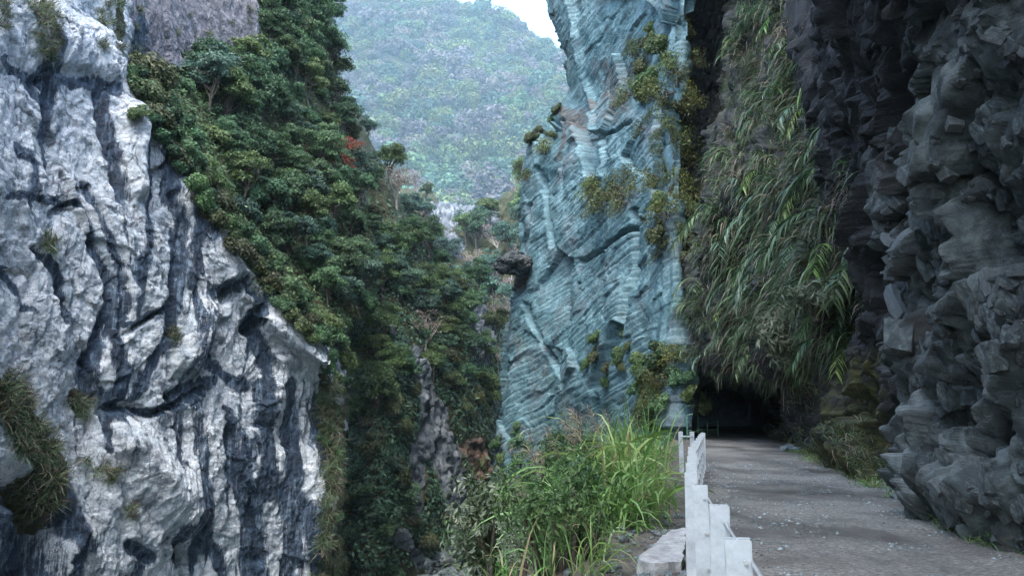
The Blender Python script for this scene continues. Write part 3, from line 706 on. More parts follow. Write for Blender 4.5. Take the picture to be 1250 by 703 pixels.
# ---------------- road, verge and bank
ds = np.concatenate([np.arange(-28, 2, 2.), np.arange(2, 26, .16), np.arange(26, 82, .8)])
tt = np.linspace(0, 1, 44)
D, Tt = np.meshgrid(ds, tt, indexing='ij')
RD = Surf(); X0, X1 = xl(D) - .18, xr(D) + .9
RD.P = np.stack([X0 + (X1 - X0) * Tt, D, 0 * D], -1)
RD.P[..., 2] = .03 * fbm(RD.P / 1.3, 5, 500) + .02 * fbm(RD.P / 5., 2, 501) + .16 * sstep(.80, 1., Tt) + .01 * noise(RD.P / .12, 502)
finish(RD); toward(RD, (0, 0, 60))
surf_obj('road', RD, M['road'])['label'] = 'rough worn road with wet patches leading to the tunnel'
ds = np.concatenate([np.arange(-28, 1, 1.5), np.arange(1, 16, .09), np.arange(16, 62, .3)])
lat = np.concatenate([np.linspace(0, 1, 16), np.linspace(1, 2, 30)[1:], np.linspace(2, 6, 70)[1:]])
V = []
for l in lat:
    x_l, x_b = xl(ds), np.minimum(xb(ds), xl(ds) - .6)
    if l <= 1: x = x_l + .6 - .6 * l; z = -.12 + .10 * l + 0 * ds
    elif l <= 2: x = x_l + (x_b - x_l) * (l - 1); z = -.02 - .10 * (l - 1) + 0 * ds
    else:
        q = (l - 2) / 4; s_ = 13 * q
        x = x_b - s_ * np.where(ds > 40, .5, .8); z = -.12 - 34 * q ** 1.9 * np.where(ds > 40, 1.2, 1)
    V.append(np.stack([x, ds, z], -1))
BK = Surf(); BK.P = np.array(V); finish(BK); toward(BK, (-5, 10, 60)); f0 = BK.flip
P = BK.P; lw = np.clip((lat - 1.1), 0, 1)[:, None]
fa, _ = facet(P / .9, 510, .8, .3); fb, _ = facet(P / .3, 511, .8, .3); fc, _ = facet(P / .12, 512, .8, .3)
far_amp = np.clip((lat - 2) / 2, 0, 1)[:, None]
BK.P = P + BK.N * (lw * (.10 * fbm(P / 1.5, 3, 513) + .05 * fb + .035 * fc) + far_amp * (.9 * fbm(P / 4, 3, 514) + .5 * fa))[..., None]
finish(BK); toward(BK, (-5, 10, 60)); BK.flip = f0; BK.lat = np.broadcast_to(lat[:, None], P.shape[:2])
surf_obj('ground', BK, M['soil'], None, False)['label'] = 'rubble verge and steep bank beside the road'
xs = np.linspace(-40, 30, 36); ys = np.linspace(-30, 260, 100)
Y, X = np.meshgrid(ys, xs, indexing='ij')
RV = Surf(); RV.P = np.stack([X - .02 * Y, Y, -27 + .25 * fbm(np.stack([X / 3, Y / 3, X * 0], -1), 3, 520) + np.maximum(0, Y - 130) * .12], -1); finish(RV); toward(RV, (0, 0, 60))
surf_obj('river', RV, M['water'])['label'] = 'river in the bottom of the gorge'
print('terrain done')
#VEGETATION
# ================================================================== PLANTS
def unit(v): return v / np.maximum(np.linalg.norm(v, axis=-1, keepdims=True), 1e-9)
def leaves(C, Nn, size, rng, aspect=.45):
    """rhombic leaf faces at C, facing roughly Nn"""
    n = len(C)
    a = unit(np.cross(Nn, rng.normal(size=(n, 3)))); b = np.cross(unit(Nn), a)
    s = np.broadcast_to(np.asarray(size, float), (n,))[:, None]
    q = np.stack([C - a * s, C - b * s * aspect + Nn * s * .12, C + a * s, C + b * s * aspect + Nn * s * .12], 1)
    return q.reshape(-1, 3), np.arange(4 * n).reshape(n, 4)
def tubes(lines, k=5):
    """lines: list of (points, radii) -> verts, quads"""
    V, Fc = [], []; base = 0
    for pts, rad in lines:
        pts = np.asarray(pts, float); m = len(pts)
        tan = unit(np.gradient(pts, axis=0))
        ref = np.where(np.abs(tan[:, 2:3]) > .9, np.array([[1., 0, 0]]), np.array([[0, 0, 1.]]))
        a = unit(np.cross(tan, ref)); b = np.cross(tan, a)
        for j in range(m):
            for i in range(k):
                t = 2 * math.pi * i / k
                V.append(pts[j] + rad[j] * (math.cos(t) * a[j] + math.sin(t) * b[j]))
        for j in range(m - 1):
            for i in range(k):
                Fc.append((base + j * k + i, base + j * k + (i + 1) % k, base + (j + 1) * k + (i + 1) % k, base + (j + 1) * k + i))
        base += m * k
    return np.array(V), np.array(Fc)
def wander(p, d, L, n, rng, bend=.25, up=0.):
    pts = [np.array(p, float)]; d = np.array(d, float)
    for i in range(n):
        d = unit(d + rng.normal(size=3) * bend + np.array([0, 0, up])); pts.append(pts[-1] + d * L / n)
    return np.array(pts)
def tree_meshes(name, seed, leafmat, n=4600, leaf=.12, H=5., rx=1.8, rz=2.0, lobes=24, bark='bark', flat=.95):
    rng = np.random.default_rng(seed)
    lines = []
    tr = wander((0, 0, -.5), (rng.normal() * .12, rng.normal() * .12, 1), H * .72, 7, rng, .10, .1)
    lines.append((tr, np.linspace(.15, .05, len(tr))))
    lc = []
    for i in range(lobes):
        v = unit(rng.normal(size=3)); v[2] = v[2] * .8 + .12
        rr = (.45 + .55 * rng.random()) if i > 2 else .2
        c = np.array([0, 0, H * .62]) + v * np.array([rx, rx, rz]) * rr
        lc.append(c)
        k = rng.integers(3, len(tr) - 1)
        mid = (tr[k] + c) / 2 + rng.normal(size=3) * .15
        lines.append((np.array([tr[k], mid, c]), (.055, .035, .012)))
    tv, tf = tubes(lines, 5)
    tm = mesh_from(tv, tf, name + '_trunk')
    tm.materials.append(M[bark])
    C, Nn, tint = [], [], []
    per = n // lobes
    for c in lc:
        rad = .42 + .5 * rng.random()
        v = unit(rng.normal(size=(per, 3))); v[:, 2] = np.abs(v[:, 2]) * .9 - .25
        rr = rad * (.55 + .45 * rng.random((per, 1)) ** .5)
        sub = rng.normal(size=(per, 3)) * .07
        C.append(c + v * rr * np.array([1.15, 1.15, flat]) + sub)
        Nn.append(unit(v + np.array([0, 0, .5]) + rng.normal(size=(per, 3)) * .55))
        tint.append(np.clip(rng.normal(.5, .22, per) + rng.normal() * .16, 0, 1))
    C = np.concatenate(C); Nn = np.concatenate(Nn); tint = np.concatenate(tint)
    V, Fc = leaves(C, Nn, leaf * (.6 + .8 * rng.random(len(C))), rng, .5)
    cm = mesh_from(V, Fc, name + '_crown', dict(tint=np.repeat(tint, 4)), False)
    cm.materials.append(M[leafmat])
    return tm, cm
def shrub_meshes(name, seed, leafmat, n=2200, leaf=.095, rx=1.0, rz=.8, lobes=10, bark='bark', asp=.5):
    rng = np.random.default_rng(seed)
    lines, C, Nn, tint = [], [], [], []
    per = n // lobes
    for i in range(lobes):
        v = unit(rng.normal(size=3)); v[2] = abs(v[2]) * .9 + .1
        c = v * np.array([rx, rx, rz]) * (.45 + .5 * rng.random()) + np.array([0, 0, .15])
        st_ = np.array([rng.normal() * .08, rng.normal() * .08, -.35])
        lines.append((np.array([st_, c * .5 + rng.normal(size=3) * .08, c]), (.035, .022, .008)))
        q = unit(rng.normal(size=(per, 3))); rr = (.28 + .3 * rng.random()) * rx
        C.append(c + q * rr * (.4 + .6 * rng.random((per, 1)) ** .5) * np.array([1, 1, .75]))
        Nn.append(unit(q + np.array([0, 0, .5]) + rng.normal(size=(per, 3)) * .5))
        tint.append(np.clip(rng.normal(.5, .22, per) + rng.normal() * .14, 0, 1))
    C = np.concatenate(C); Nn = np.concatenate(Nn); tint = np.concatenate(tint)
    V, Fc = leaves(C, Nn, leaf * (.6 + .8 * rng.random(len(C))), rng, asp)
    cm = mesh_from(V, Fc, name + '_foliage', dict(tint=np.repeat(tint, 4)), False); cm.materials.append(M[leafmat])
    tv, tf = tubes(lines, 4); tm = mesh_from(tv, tf, name + '_stem'); tm.materials.append(M[bark])
    return tm, cm
def blades(root, d, L, wd, droop, rng, seg=5, tint=None, dead=None, down=(0, 0, -1), tipw=.05):
    """arching strap leaves, all at once"""
    n = len(root); L = np.broadcast_to(L, (n,)).astype(float); wd = np.broadcast_to(wd, (n,)); droop = np.broadcast_to(droop, (n,))
    p = root.astype(float).copy(); d = unit(d.astype(float)); dn = np.asarray(down, float)
    side = unit(np.cross(d, dn) + rng.normal(size=(n, 3)) * .25)
    rows = []
    for j in range(seg + 1):
        t = j / seg
        wj = wd * (tipw + (1 - tipw) * (math.sin(math.pi * min(1, t * .9 + .22)) if j < seg else 0))
        rows.append(np.stack([p - side * wj[:, None] / 2, p + side * wj[:, None] / 2], 1))
        d = unit(d + dn * (droop * (.35 + 1.3 * t) / seg)[:, None] + rng.normal(size=(n, 3)) * .03)
        p = p + d * (L / seg)[:, None]
    V = np.stack(rows, 1).reshape(-1, 3)                 # n, seg+1, 2
    b = (np.arange(n) * (seg + 1) * 2)[:, None]
    j = np.arange(seg)[None] * 2
    Fc = np.stack([b + j, b + j + 1, b + j + 3, b + j + 2], -1).reshape(-1, 4)
    t_ = np.repeat(rng.random(n) if tint is None else tint, (seg + 1) * 2)
    d_ = np.repeat(np.zeros(n) if dead is None else dead, (seg + 1) * 2)
    return V, Fc, t_, d_
def cat(parts):
    V, Fc, T_, D_ = [], [], [], []; b = 0
    for v, f, t, d in parts:
        V.append(v); Fc.append(f + b); T_.append(t); D_.append(d); b += len(v)
    return np.concatenate(V), np.concatenate(Fc), np.concatenate(T_), np.concatenate(D_)
def blade_mesh(name, data, mat):
    V, Fc, t, d = data
    me = mesh_from(V, Fc, name, dict(tint=t, dead=d), True); me.materials.append(M[mat]); return me

def pick(S, polys, n, mind, seed, cond=None, face_cam=True):
    """points of a built surface inside photo polygons, at least mind pixels apart"""
    rng = np.random.default_rng(seed)
    m = np.zeros(S.px.shape, bool)
    for p in polys: m |= in_poly(S.px, S.py, p)
    if face_cam: m &= ((CAMP - S.P) * S.N).sum(-1) > 0
    if cond is not None: m &= cond
    idx = np.argwhere(m); rng.shuffle(idx)
    out = []; kept = np.zeros((0, 2))
    for i, j in idx:
        q = np.array([S.px[i, j], S.py[i, j]])
        if len(kept) and (np.hypot(*(kept - q).T) < mind).any(): continue
        kept = np.vstack([kept, q]); out.append((S.P[i, j].copy(), S.N[i, j].copy()))
        if len(out) >= n: break
    return out
def put(kind, meshes, partnames, loc, label, cat_, group, rz, s, tilt=None):
    e = empty(kind, loc, label, cat_, group, rz, s)
    if tilt is not None: e.rotation_euler = tilt
    for me, pn in zip(meshes, partnames): link(pn, me, None, e)
    return e

TREES = {k: [tree_meshes(k + str(i), 1000 + 37 * i + hash_, mt, **kw) for i in range(nv)] for k, hash_, mt, nv, kw in [
    ('ever', 1, 'leaf', 4, {}), ('blue', 200, 'leafblue', 3, {}), ('light', 400, 'leaf2', 3, {}), ('olive', 600, 'olive', 2, {}), ('red', 800, 'red', 2, dict(n=1300, leaf=.15)),
    ('tan', 900, 'tan', 2, dict(n=900, leaf=.10, bark='palebark')), ('mauve', 950, 'mauve', 1, dict(n=900, leaf=.10, bark='palebark'))]}
SHRUBS = {k: [shrub_meshes(k + str(i) + 's', 3000 + 41 * i + hash_, mt, **kw) for i in range(nv)] for k, hash_, mt, nv, kw in [
    ('ever', 1, 'leaf', 3, {}), ('light', 300, 'leaf2', 3, {}), ('olive', 500, 'olive', 2, {}), ('yellow', 700, 'yellow', 3, dict(n=900, leaf=.085, asp=.35, rx=1.35, rz=1.1, lobes=22)), ('blue', 800, 'leafblue', 2, {})]}
rr = random.Random(5)
KN = {'ever': 'dark evergreen', 'blue': 'blue-green', 'light': 'light green', 'olive': 'olive brown', 'red': 'russet red', 'tan': 'pale leafless', 'mauve': 'mauve-grey leafless', 'yellow': 'yellow-green'}
def size_word(a, lo, hi): return ('small', 'middling', 'large')[min(2, int(3 * (a - lo) / (hi - lo + 1e-6)))]
def beside(P_):
    x, y = proj(P_)
    if 'x' and 150 < x < 470 and y < 440 and P_[1] < 95:
        if x < 320 and y < 150: return ', under the upper cliff'
        if x > 380 and y < 330: return ', at its brow'
        if y > 300: return ', by the overhang'
        return ', mid slope'
    if 395 < x < 640 and 75 < P_[1] < 160:
        if y > 560: return ', near the gorge floor'
        if x > 560: return ', toward the blue slab'
        if y < 320: return ', along its crest'
        return ', amid its slope'
    return ''
def plant_trees(pts, mixk, smin, smax, where, group):
    for P_, N_ in pts:
        k = rr.choice(mixk); ms = rr.choice(TREES[k])
        a = rr.uniform(smin, smax); lab = size_word(a, smin, smax) + ' ' + KN[k] + ' tree ' + where + beside(P_)
        put('tree', ms, ('trunk', 'crown'), P_ - np.array([0, 0, .1]), lab, 'tree', group, rr.uniform(0, 6.28), (a * rr.uniform(.9, 1.15), a * rr.uniform(.9, 1.15), a * rr.uniform(.85, 1.3)))
def plant_shrubs(pts, mixk, smin, smax, where, group):
    for P_, N_ in pts:
        k = rr.choice(mixk); ms = rr.choice(SHRUBS[k]); a = rr.uniform(smin, smax)
        q = Vector((0, 0, 1)).lerp(Vector(N_), .55).normalized().to_track_quat('Z', 'Y').to_euler()
        put('shrub', ms, ('stem', 'foliage'), P_, size_word(a, smin, smax) + ' ' + KN[k] + ' shrub ' + where + beside(P_), 'shrub', group, 0, (a, a * rr.uniform(.85, 1.2), a * rr.uniform(.8, 1.2)), q)

# --- shelf above the marble cliff
A1 = [(152, 82), (250, 90), (320, 92), (330, -40), (420, -40), (440, 150), (470, 330), (420, 440), (330, 355), (245, 235), (165, 115)]
plant_trees(pick(L1, [[(235, 100), (320, 90), (318, -30), (400, -30), (450, 200), (470, 320), (425, 400), (345, 330), (275, 220)]], 62, 19, 21), ['ever'] * 6 + ['blue'] * 3 + ['light'] * 2, .62, 1.02, 'on the shelf over the marble cliff', 'trees on the shelf')
plant_trees(pick(L1, [[(318, -60), (410, -60), (412, 60), (400, 110), (330, 90)]], 22, 15, 20, None, False), ['ever'] * 3 + ['light'], .8, 1.25, 'crowding the brow beside the upper cliff', 'trees beside the upper cliff')
plant_trees(pick(L1, [[(385, 195), (432, 195), (432, 235), (395, 235)]], 6, 8, 22), ['red'], .5, .68, 'among evergreens on the wooded shelf', 'trees on the shelf')
plant_trees(pick(L1, [[(405, 120), (440, 140), (445, 190), (420, 180)]], 3, 12, 23), ['olive', 'olive'], .5, .7, 'at the brow of the wooded shelf', 'trees at the brow of the shelf')
plant_shrubs(pick(L1, [A1], 62, 15, 24), ['ever'] * 4 + ['blue', 'light', 'olive'], .8, 1.6, 'on the shelf over the marble cliff', 'shrubs on the shelf')
plant_shrubs(pick(L1, [[(148, 88), (175, 98), (250, 225), (330, 345), (430, 418), (425, 440), (385, 425), (318, 362), (232, 245), (160, 125)]], 48, 10, 25, None, False), ['olive'] * 1 + ['ever', 'light'], .7, 1.3, 'spilling over the marble cliff lip', 'shrubs along the cliff lip')
def ground_cover(S, cond, n, size, mat, name, label, seed, lift=.35):
    """low leaf litter, ivy and saplings that nobody could count"""
    rng = np.random.default_rng(seed); idx = np.argwhere(cond); sel = idx[rng.integers(0, len(idx), n)]
    C = S.P[sel[:, 0], sel[:, 1]] + S.N[sel[:, 0], sel[:, 1]] * (rng.random((n, 1)) ** 2 * lift) + rng.normal(size=(n, 3)) * .12
    V, Fc = leaves(C, unit(S.N[sel[:, 0], sel[:, 1]] + np.array([0, 0, .5]) + rng.normal(size=(n, 3)) * .5), size * (.6 + .8 * rng.random(n)), rng, .5)
    me = mesh_from(V, Fc, name, dict(tint=np.repeat(np.clip(.5 + .3 * fbm(C / 2.5, 3, seed) + rng.normal(size=n) * .2, 0, 1), 4)), False); me.materials.append(M[mat])
    return tag(link(name, me), label, 'undergrowth', kind='stuff')
ground_cover(L1, (L1.wood > .5) & (L1.px > 140), 26000, .16, 'leaf', 'shelf_undergrowth', 'low evergreen undergrowth covering the shelf over the marble cliff', 26)
ground_cover(L1, (L1.wood > .5) & (L1.px > 140), 4500, .14, 'olive', 'shelf_scrub', 'dry olive scrub covering the shelf over the marble cliff', 27)
ground_cover(L2, L2.rock < .35, 30000, .26, 'leafblue', 'spur_undergrowth', 'low blue-green undergrowth covering the rocky spur', 28, .6)
ground_cover(L2, L2.rock < .45, 5000, .22, 'olive', 'spur_scrub', 'dry olive scrub covering the rocky spur', 29, .5)
# --- spur and ridges behind
plant_trees(pick(L2, [[(395, 150), (450, 170), (505, 255), (560, 330), (612, 395), (610, 520), (560, 480), (500, 500), (440, 560), (420, 480), (430, 420)]], 62, 17, 31, L2.rock < .4), ['ever'] * 2 + ['blue'] * 4 + ['light'] * 5 + ['tan'], .75, 1.25, 'on the spur behind the marble cliff', 'trees on the spur')
plant_shrubs(pick(L2, [[(395, 150), (450, 170), (505, 255), (560, 330), (612, 395), (610, 710), (400, 710), (430, 420)]], 62, 17, 32, L2.rock < .5), ['ever'] * 3 + ['blue'] * 2 + ['light', 'olive', 'olive', 'olive'], 1.0, 1.9, 'on the spur behind the marble cliff', 'shrubs on the spur')
plant_trees(pick(L2, [[(590, 370), (625, 390), (618, 430), (596, 430)]], 4, 9, 33), ['tan'], .9, 1.3, 'beside the blue-grey slab cliff', 'bare trees by the slab')
plant_trees(pick(L3, [[(440, 225), (720, 200), (720, 420), (440, 420)]], 85, 13, 34, L3.rock < .4), ['blue'] * 4 + ['ever'] * 2 + ['light'] * 3 + ['tan', 'mauve'], 1.2, 2.1, 'on the ridge beyond the spur', 'trees on the ridge')

# --- far forest: one mass
def gn_forest(S, n, seed):
    rng = np.random.default_rng(seed)
    # area-uniform in the photograph: what the eye can see of the slope
    nv, nu = S.P.shape[:2]
    m = ((S.px > 250) & (S.px < 800) & (S.py > -110) & (S.py < 420))
    k = rng.integers(0, nv - 1, n * 6); l = rng.integers(0, nu - 1, n * 6)
    ok = m[k, l]; k, l = k[ok][:n], l[ok][:n]
    a, b = rng.random((2, len(k), 1))
    P_ = S.P[k, l] * (1 - a) * (1 - b) + S.P[k + 1, l] * a * (1 - b) + S.P[k, l + 1] * (1 - a) * b + S.P[k + 1, l + 1] * a * b
    me = bpy.data.meshes.new('far_forest'); me.vertices.add(len(P_)); me.vertices.foreach_set('co', P_.astype(np.float32).ravel())
    sz = me.attributes.new('size', 'FLOAT', 'POINT'); sz.data.foreach_set('value', (rng.gamma(5, 1 / 5., len(P_)) * 3.2 + 1.0).astype(np.float32))
    pt = fbm(P_ / 170., 2, 71); r_ = rng.random(len(P_)) * .8 + .1 + pt * 1.0
    ki = np.select([r_ < .02, r_ < .28, r_ < .55, r_ < .80, r_ < .92], [3, 0, 1, 2, 3], 4)
    ii = me.attributes.new('which', 'INT', 'POINT'); ii.data.foreach_set('value', ki.astype(np.int32))
    me.update()
    coll = bpy.data.collections.new('far_crowns')
    for q, mt in enumerate(['far0', 'far1', 'far2', 'fartan', 'farmauve']):
        rg = np.random.default_rng(800 + q)
        lob = [unit(rg.normal(size=3)) * np.array([3.2, 3.2, 2.4]) * rg.random() for _ in range(9)]
        C, Nn = [], []
        for c in lob:
            v = unit(rg.normal(size=(130, 3))); C.append(c + v * (1.3 + 1.2 * rg.random()) * np.array([1, 1, .8]) * (.75 + .3 * rg.random((130, 1))) + np.array([0, 0, 2.4])); Nn.append(unit(v + np.array([0, 0, .4]) + rg.normal(size=(130, 3)) * .35))
        V, Fc = leaves(np.concatenate(C), np.concatenate(Nn), .42 * (.6 + .8 * rg.random(130 * 9)), rg, .6)
        cm = mesh_from(V, Fc, 'far_crown%d' % q, dict(tint=np.repeat(np.clip(rg.normal(.5, .18, 130 * 9), 0, 1), 4)), False); cm.materials.append(M[mt])
        o = bpy.data.objects.new('%d_far_crown' % q, cm); coll.objects.link(o)
    ng = bpy.data.node_groups.new('scatter_crowns', 'GeometryNodeTree')
    ng.interface.new_socket('Geometry', in_out='INPUT', socket_type='NodeSocketGeometry'); ng.interface.new_socket('Geometry', in_out='OUTPUT', socket_type='NodeSocketGeometry')
    N = ng.nodes.new; Lk = ng.links.new
    gi, go = N('NodeGroupInput'), N('NodeGroupOutput')
    iop = N('GeometryNodeInstanceOnPoints'); ci = N('GeometryNodeCollectionInfo'); ci.inputs['Collection'].default_value = coll
    ci.inputs['Separate Children'].default_value = True; ci.inputs['Reset Children'].default_value = True
    iop.inputs['Pick Instance'].default_value = True
    an = N('GeometryNodeInputNamedAttribute'); an.data_type = 'INT'; an.inputs['Name'].default_value = 'which'
    asz = N('GeometryNodeInputNamedAttribute'); asz.data_type = 'FLOAT'; asz.inputs['Name'].default_value = 'size'
    rv = N('FunctionNodeRandomValue'); rv.data_type = 'FLOAT_VECTOR'; rv.inputs['Min'].default_value = (-.2, -.2, 0); rv.inputs['Max'].default_value = (.2, .2, 6.28)
    Lk(gi.outputs[0], iop.inputs['Points']); Lk(ci.outputs[0], iop.inputs['Instance'])
    Lk([s_ for s_ in an.outputs if s_.enabled][0], iop.inputs['Instance Index']); Lk([s_ for s_ in asz.outputs if s_.enabled][0], iop.inputs['Scale'])
    Lk([s_ for s_ in rv.outputs if s_.enabled][0], iop.inputs['Rotation']); Lk(iop.outputs[0], go.inputs[0])
    o = link('far_forest', me); md = o.modifiers.new('scatter', 'NODES'); md.node_group = ng
    return tag(o, 'hazy mixed forest covering the far mountainside', 'forest', kind='stuff')
gn_forest(Mn, 3300, 61)
print('trees done')

# --- tufts and shrubs on the rock faces
def tuft_mesh(name, seed, n=70, L=.55, mat='reed', dead=.3, up=.7, droop=1.6, wd=.03):
    rng = np.random.default_rng(seed)
    root = rng.normal(size=(n, 3)) * np.array([.13, .13, .03])
    d = unit(rng.normal(size=(n, 3)) * .6 + np.array([0, 0, up]))
    return blade_mesh(name, blades(root, d, L * (.5 + .7 * rng.random(n)), wd, droop * (.6 + .8 * rng.random(n)), rng, 4, None, (rng.random(n) < dead).astype(float)), mat)
TUFT = [tuft_mesh('cliff_tuft%d' % i, 700 + i, 90, .8, 'reed', .45) for i in range(4)]
def tufts(S, polys, n, mind, seed, smin, smax, label, group, meshes=TUFT, cond=None):
    for P_, N_ in pick(S, polys, n, mind, seed, cond):
        q = Vector((0, 0, 1)).lerp(Vector(N_), .6).normalized().to_track_quat('Z', 'Y').to_euler()
        o = link('grass_tuft', rr.choice(meshes)); o.location = P_; o.rotation_euler = q; s_ = rr.uniform(smin, smax); o.scale = (s_,) * 3
        tag(o, label, 'grass tuft', group)
tufts(L1, [[(0, 440), (25, 480), (75, 560), (70, 640), (45, 620), (20, 540), (0, 510)]], 40, 7, 41, .9, 1.6, 'brown-green grass tuft in the mossy gully low on the marble cliff', 'tufts in the mossy gully')
tufts(L1, [[(88, 480), (108, 480), (104, 508), (90, 504)], [(106, 562), (146, 568), (140, 586), (110, 584)], [(153, 615), (166, 615), (166, 636), (154, 634)], [(50, 285), (64, 285), (62, 315), (52, 310)], [(205, 400), (215, 400), (214, 415), (206, 415)]], 22, 6, 42, .7, 1.2, 'grass tuft rooted in a crack of the streaked marble', 'tufts on the marble face')
tufts(L1, [[(35, 0), (75, 0), (65, 75), (45, 70)], [(120, 0), (150, 0), (150, 60), (125, 60)], [(0, 0), (20, 0), (15, 40), (0, 30)]], 26, 9, 43, .7, 1.3, 'yellowish grass tuft high on the marble cliff', 'tufts high on the marble')
tufts(L1, [[(388, 470), (412, 470), (408, 710), (385, 710), (398, 600)]], 46, 8, 44, 1., 1.7, 'grass tuft hanging at the shaded edge of the marble cliff', 'tufts at the cliff edge')
tufts(L1, [[(160, 5), (310, 5), (310, 80), (165, 75)]], 16, 15, 45, .6, 1.1, 'grass tuft on the purple-grey upper cliff', 'tufts on the upper cliff')
plant_shrubs(pick(L1, [[(380, 440), (425, 430), (415, 700), (390, 700), (398, 560)]], 16, 14, 46, None, False), ['ever', 'olive', 'light'], .5, .9, 'hanging at the shaded edge of the marble cliff', 'shrubs at the shaded cliff edge')
plant_shrubs(pick(R1, [[(722, 222), (775, 218), (778, 246), (735, 250)]], 7, 9, 51), ['yellow'], .9, 1.3, 'on a ledge of the blue-grey slab', 'shrubs on the slab ledge')
plant_shrubs(pick(R1, [[(770, 55), (850, 20), (850, 110), (835, 330), (800, 330), (800, 200), (770, 110)]], 36, 12, 52), ['yellow'] * 3 + ['light', 'olive'], .7, 1.25, 'hanging at the edge between slab and dark recess', 'shrubs hanging by the recess')
plant_shrubs(pick(R1, [[(635, 160), (650, 120), (672, 60), (665, 60), (690, 110), (660, 210), (640, 230)]], 10, 12, 54, None, False), ['yellow', 'light', 'olive'], .6, 1.0, 'clinging to the left edge of the slab', 'shrubs on the slab edge')
plant_shrubs(pick(R1, [[(735, 400), (770, 390), (770, 450), (720, 500), (700, 490)]], 9, 10, 55), ['olive', 'light', 'olive'], .4, .7, 'at the foot of the blue-grey slab', 'shrubs at the slab foot')
plant_shrubs(pick(R1, [[(600, 480), (640, 500), (660, 700), (590, 700)]], 14, 14, 56), ['light', 'ever', 'olive'], .5, .9, 'low against the blue-grey slab', 'shrubs low on the slab')
plant_shrubs(pick(R1, [[(775, 440), (846, 430), (846, 525), (790, 530)]], 18, 10, 57) , ['light', 'yellow', 'ever'], .6, 1., 'beside the tunnel mouth', 'shrubs by the tunnel mouth')

# --- hanging reeds over the road
def reed_mesh(name, seed, n=70, L=1.5, dead=.38):
    rng = np.random.default_rng(seed)
    root = rng.normal(size=(n, 3)) * np.array([.22, .22, .08])
    d = unit(rng.normal(size=(n, 3)) * .55 + np.array([0, 0, .75]))
    return blade_mesh(name, blades(root, d, L * (.5 + .75 * rng.random(n)), .03 + .03 * rng.random(n), 3.2 * (.6 + .8 * rng.random(n)), rng, 7, None, (rng.random(n) < dead).astype(float)), 'reed')
# reeds are modelled growing along local +Z with gravity along -Z of the world; so each clump is built for its own lean
def lean_reed(seed, lean, n=64, L=1.5, dead=.38, mat='reed', wd=.055):
    rng = np.random.default_rng(seed)
    root = rng.normal(size=(n, 3)) * np.array([.1, .3, .3])
    d = unit(rng.normal(size=(n, 3)) * .42 + np.array([math.cos(lean), 0, math.sin(lean)]))
    return blade_mesh('reed%d' % seed, blades(root, d, L * (.45 + .8 * rng.random(n)), wd * (.7 + .8 * rng.random(n)), 3.0 * (.6 + .8 * rng.random(n)), rng, 7, None, (rng.random(n) < dead).astype(float)), mat)
REED = [lean_reed(5000 + i, R(10 + 12 * (i % 3)), 60, 1.8, (.38, .2, .55, .08, .32, .22)[i % 6]) for i in range(8)]
V4 = [[(905, 0), (995, 0), (1020, 90), (1080, 190), (1085, 300), (1060, 380), (1060, 470), (880, 480), (838, 440), (825, 330), (870, 200)]]
for P_, N_ in pick(R4, V4, 180, 13, 71, None, True):
    ri = rr.randrange(8); x_, y_ = proj(P_); o = link('hanging_reed', REED[ri]); o.location = P_ - N_ * .05
    o.rotation_euler = (0, 0, math.atan2(N_[1], N_[0]) + rr.uniform(-.5, .5)); s_ = rr.uniform(.65, 1.25) * (.62 if y_ > 385 else 1); o.scale = (s_,) * 3
    place_ = 'on the lip right over the tunnel mouth' if y_ > 370 and x_ < 960 else 'on the lip beside the dark wall' if y_ > 370 else 'next to the dark recess' if x_ < 905 else 'against the dark broken wall' if x_ > 1030 else 'high on the overhang' if y_ < 160 else 'in the middle of the overhang'
    tag(o, ('long ' if s_ > .95 else 'short ') + ('mixed green and straw', 'mostly green', 'mostly straw-coloured', 'bright green', 'green and straw', 'green')[ri % 6] + ' reed clump hanging ' + place_, 'reed clump', 'hanging reed clumps')
# undergrowth between the clumps, one uncountable mat
idx = np.argwhere(in_poly(R4.px, R4.py, [(900, -60), (995, -60), (1025, 60), (1080, 180), (1090, 300), (1062, 380), (1062, 470), (880, 480), (836, 440), (825, 330), (868, 200)]))
rng = np.random.default_rng(72); sel = idx[rng.integers(0, len(idx), 12500)]
Pn = R4.P[sel[:, 0], sel[:, 1]] + rng.normal(size=(len(sel), 3)) * .08; Nr = R4.N[sel[:, 0], sel[:, 1]]
o = link('reed_undergrowth', blade_mesh('reed_undergrowth', blades(Pn - Nr * .05, Nr + rng.normal(size=Pn.shape) * .5 + np.array([0, 0, .2]), .45 + .7 * rng.random(len(Pn)), .028, 3.2, rng, 5, None, (fbm(Pn / 1.2, 3, 73) + rng.normal(size=len(Pn)) * .25 > .08).astype(float)), 'reed'))
tag(o, 'tangled green and straw undergrowth matting the overhang', 'undergrowth', kind='stuff')
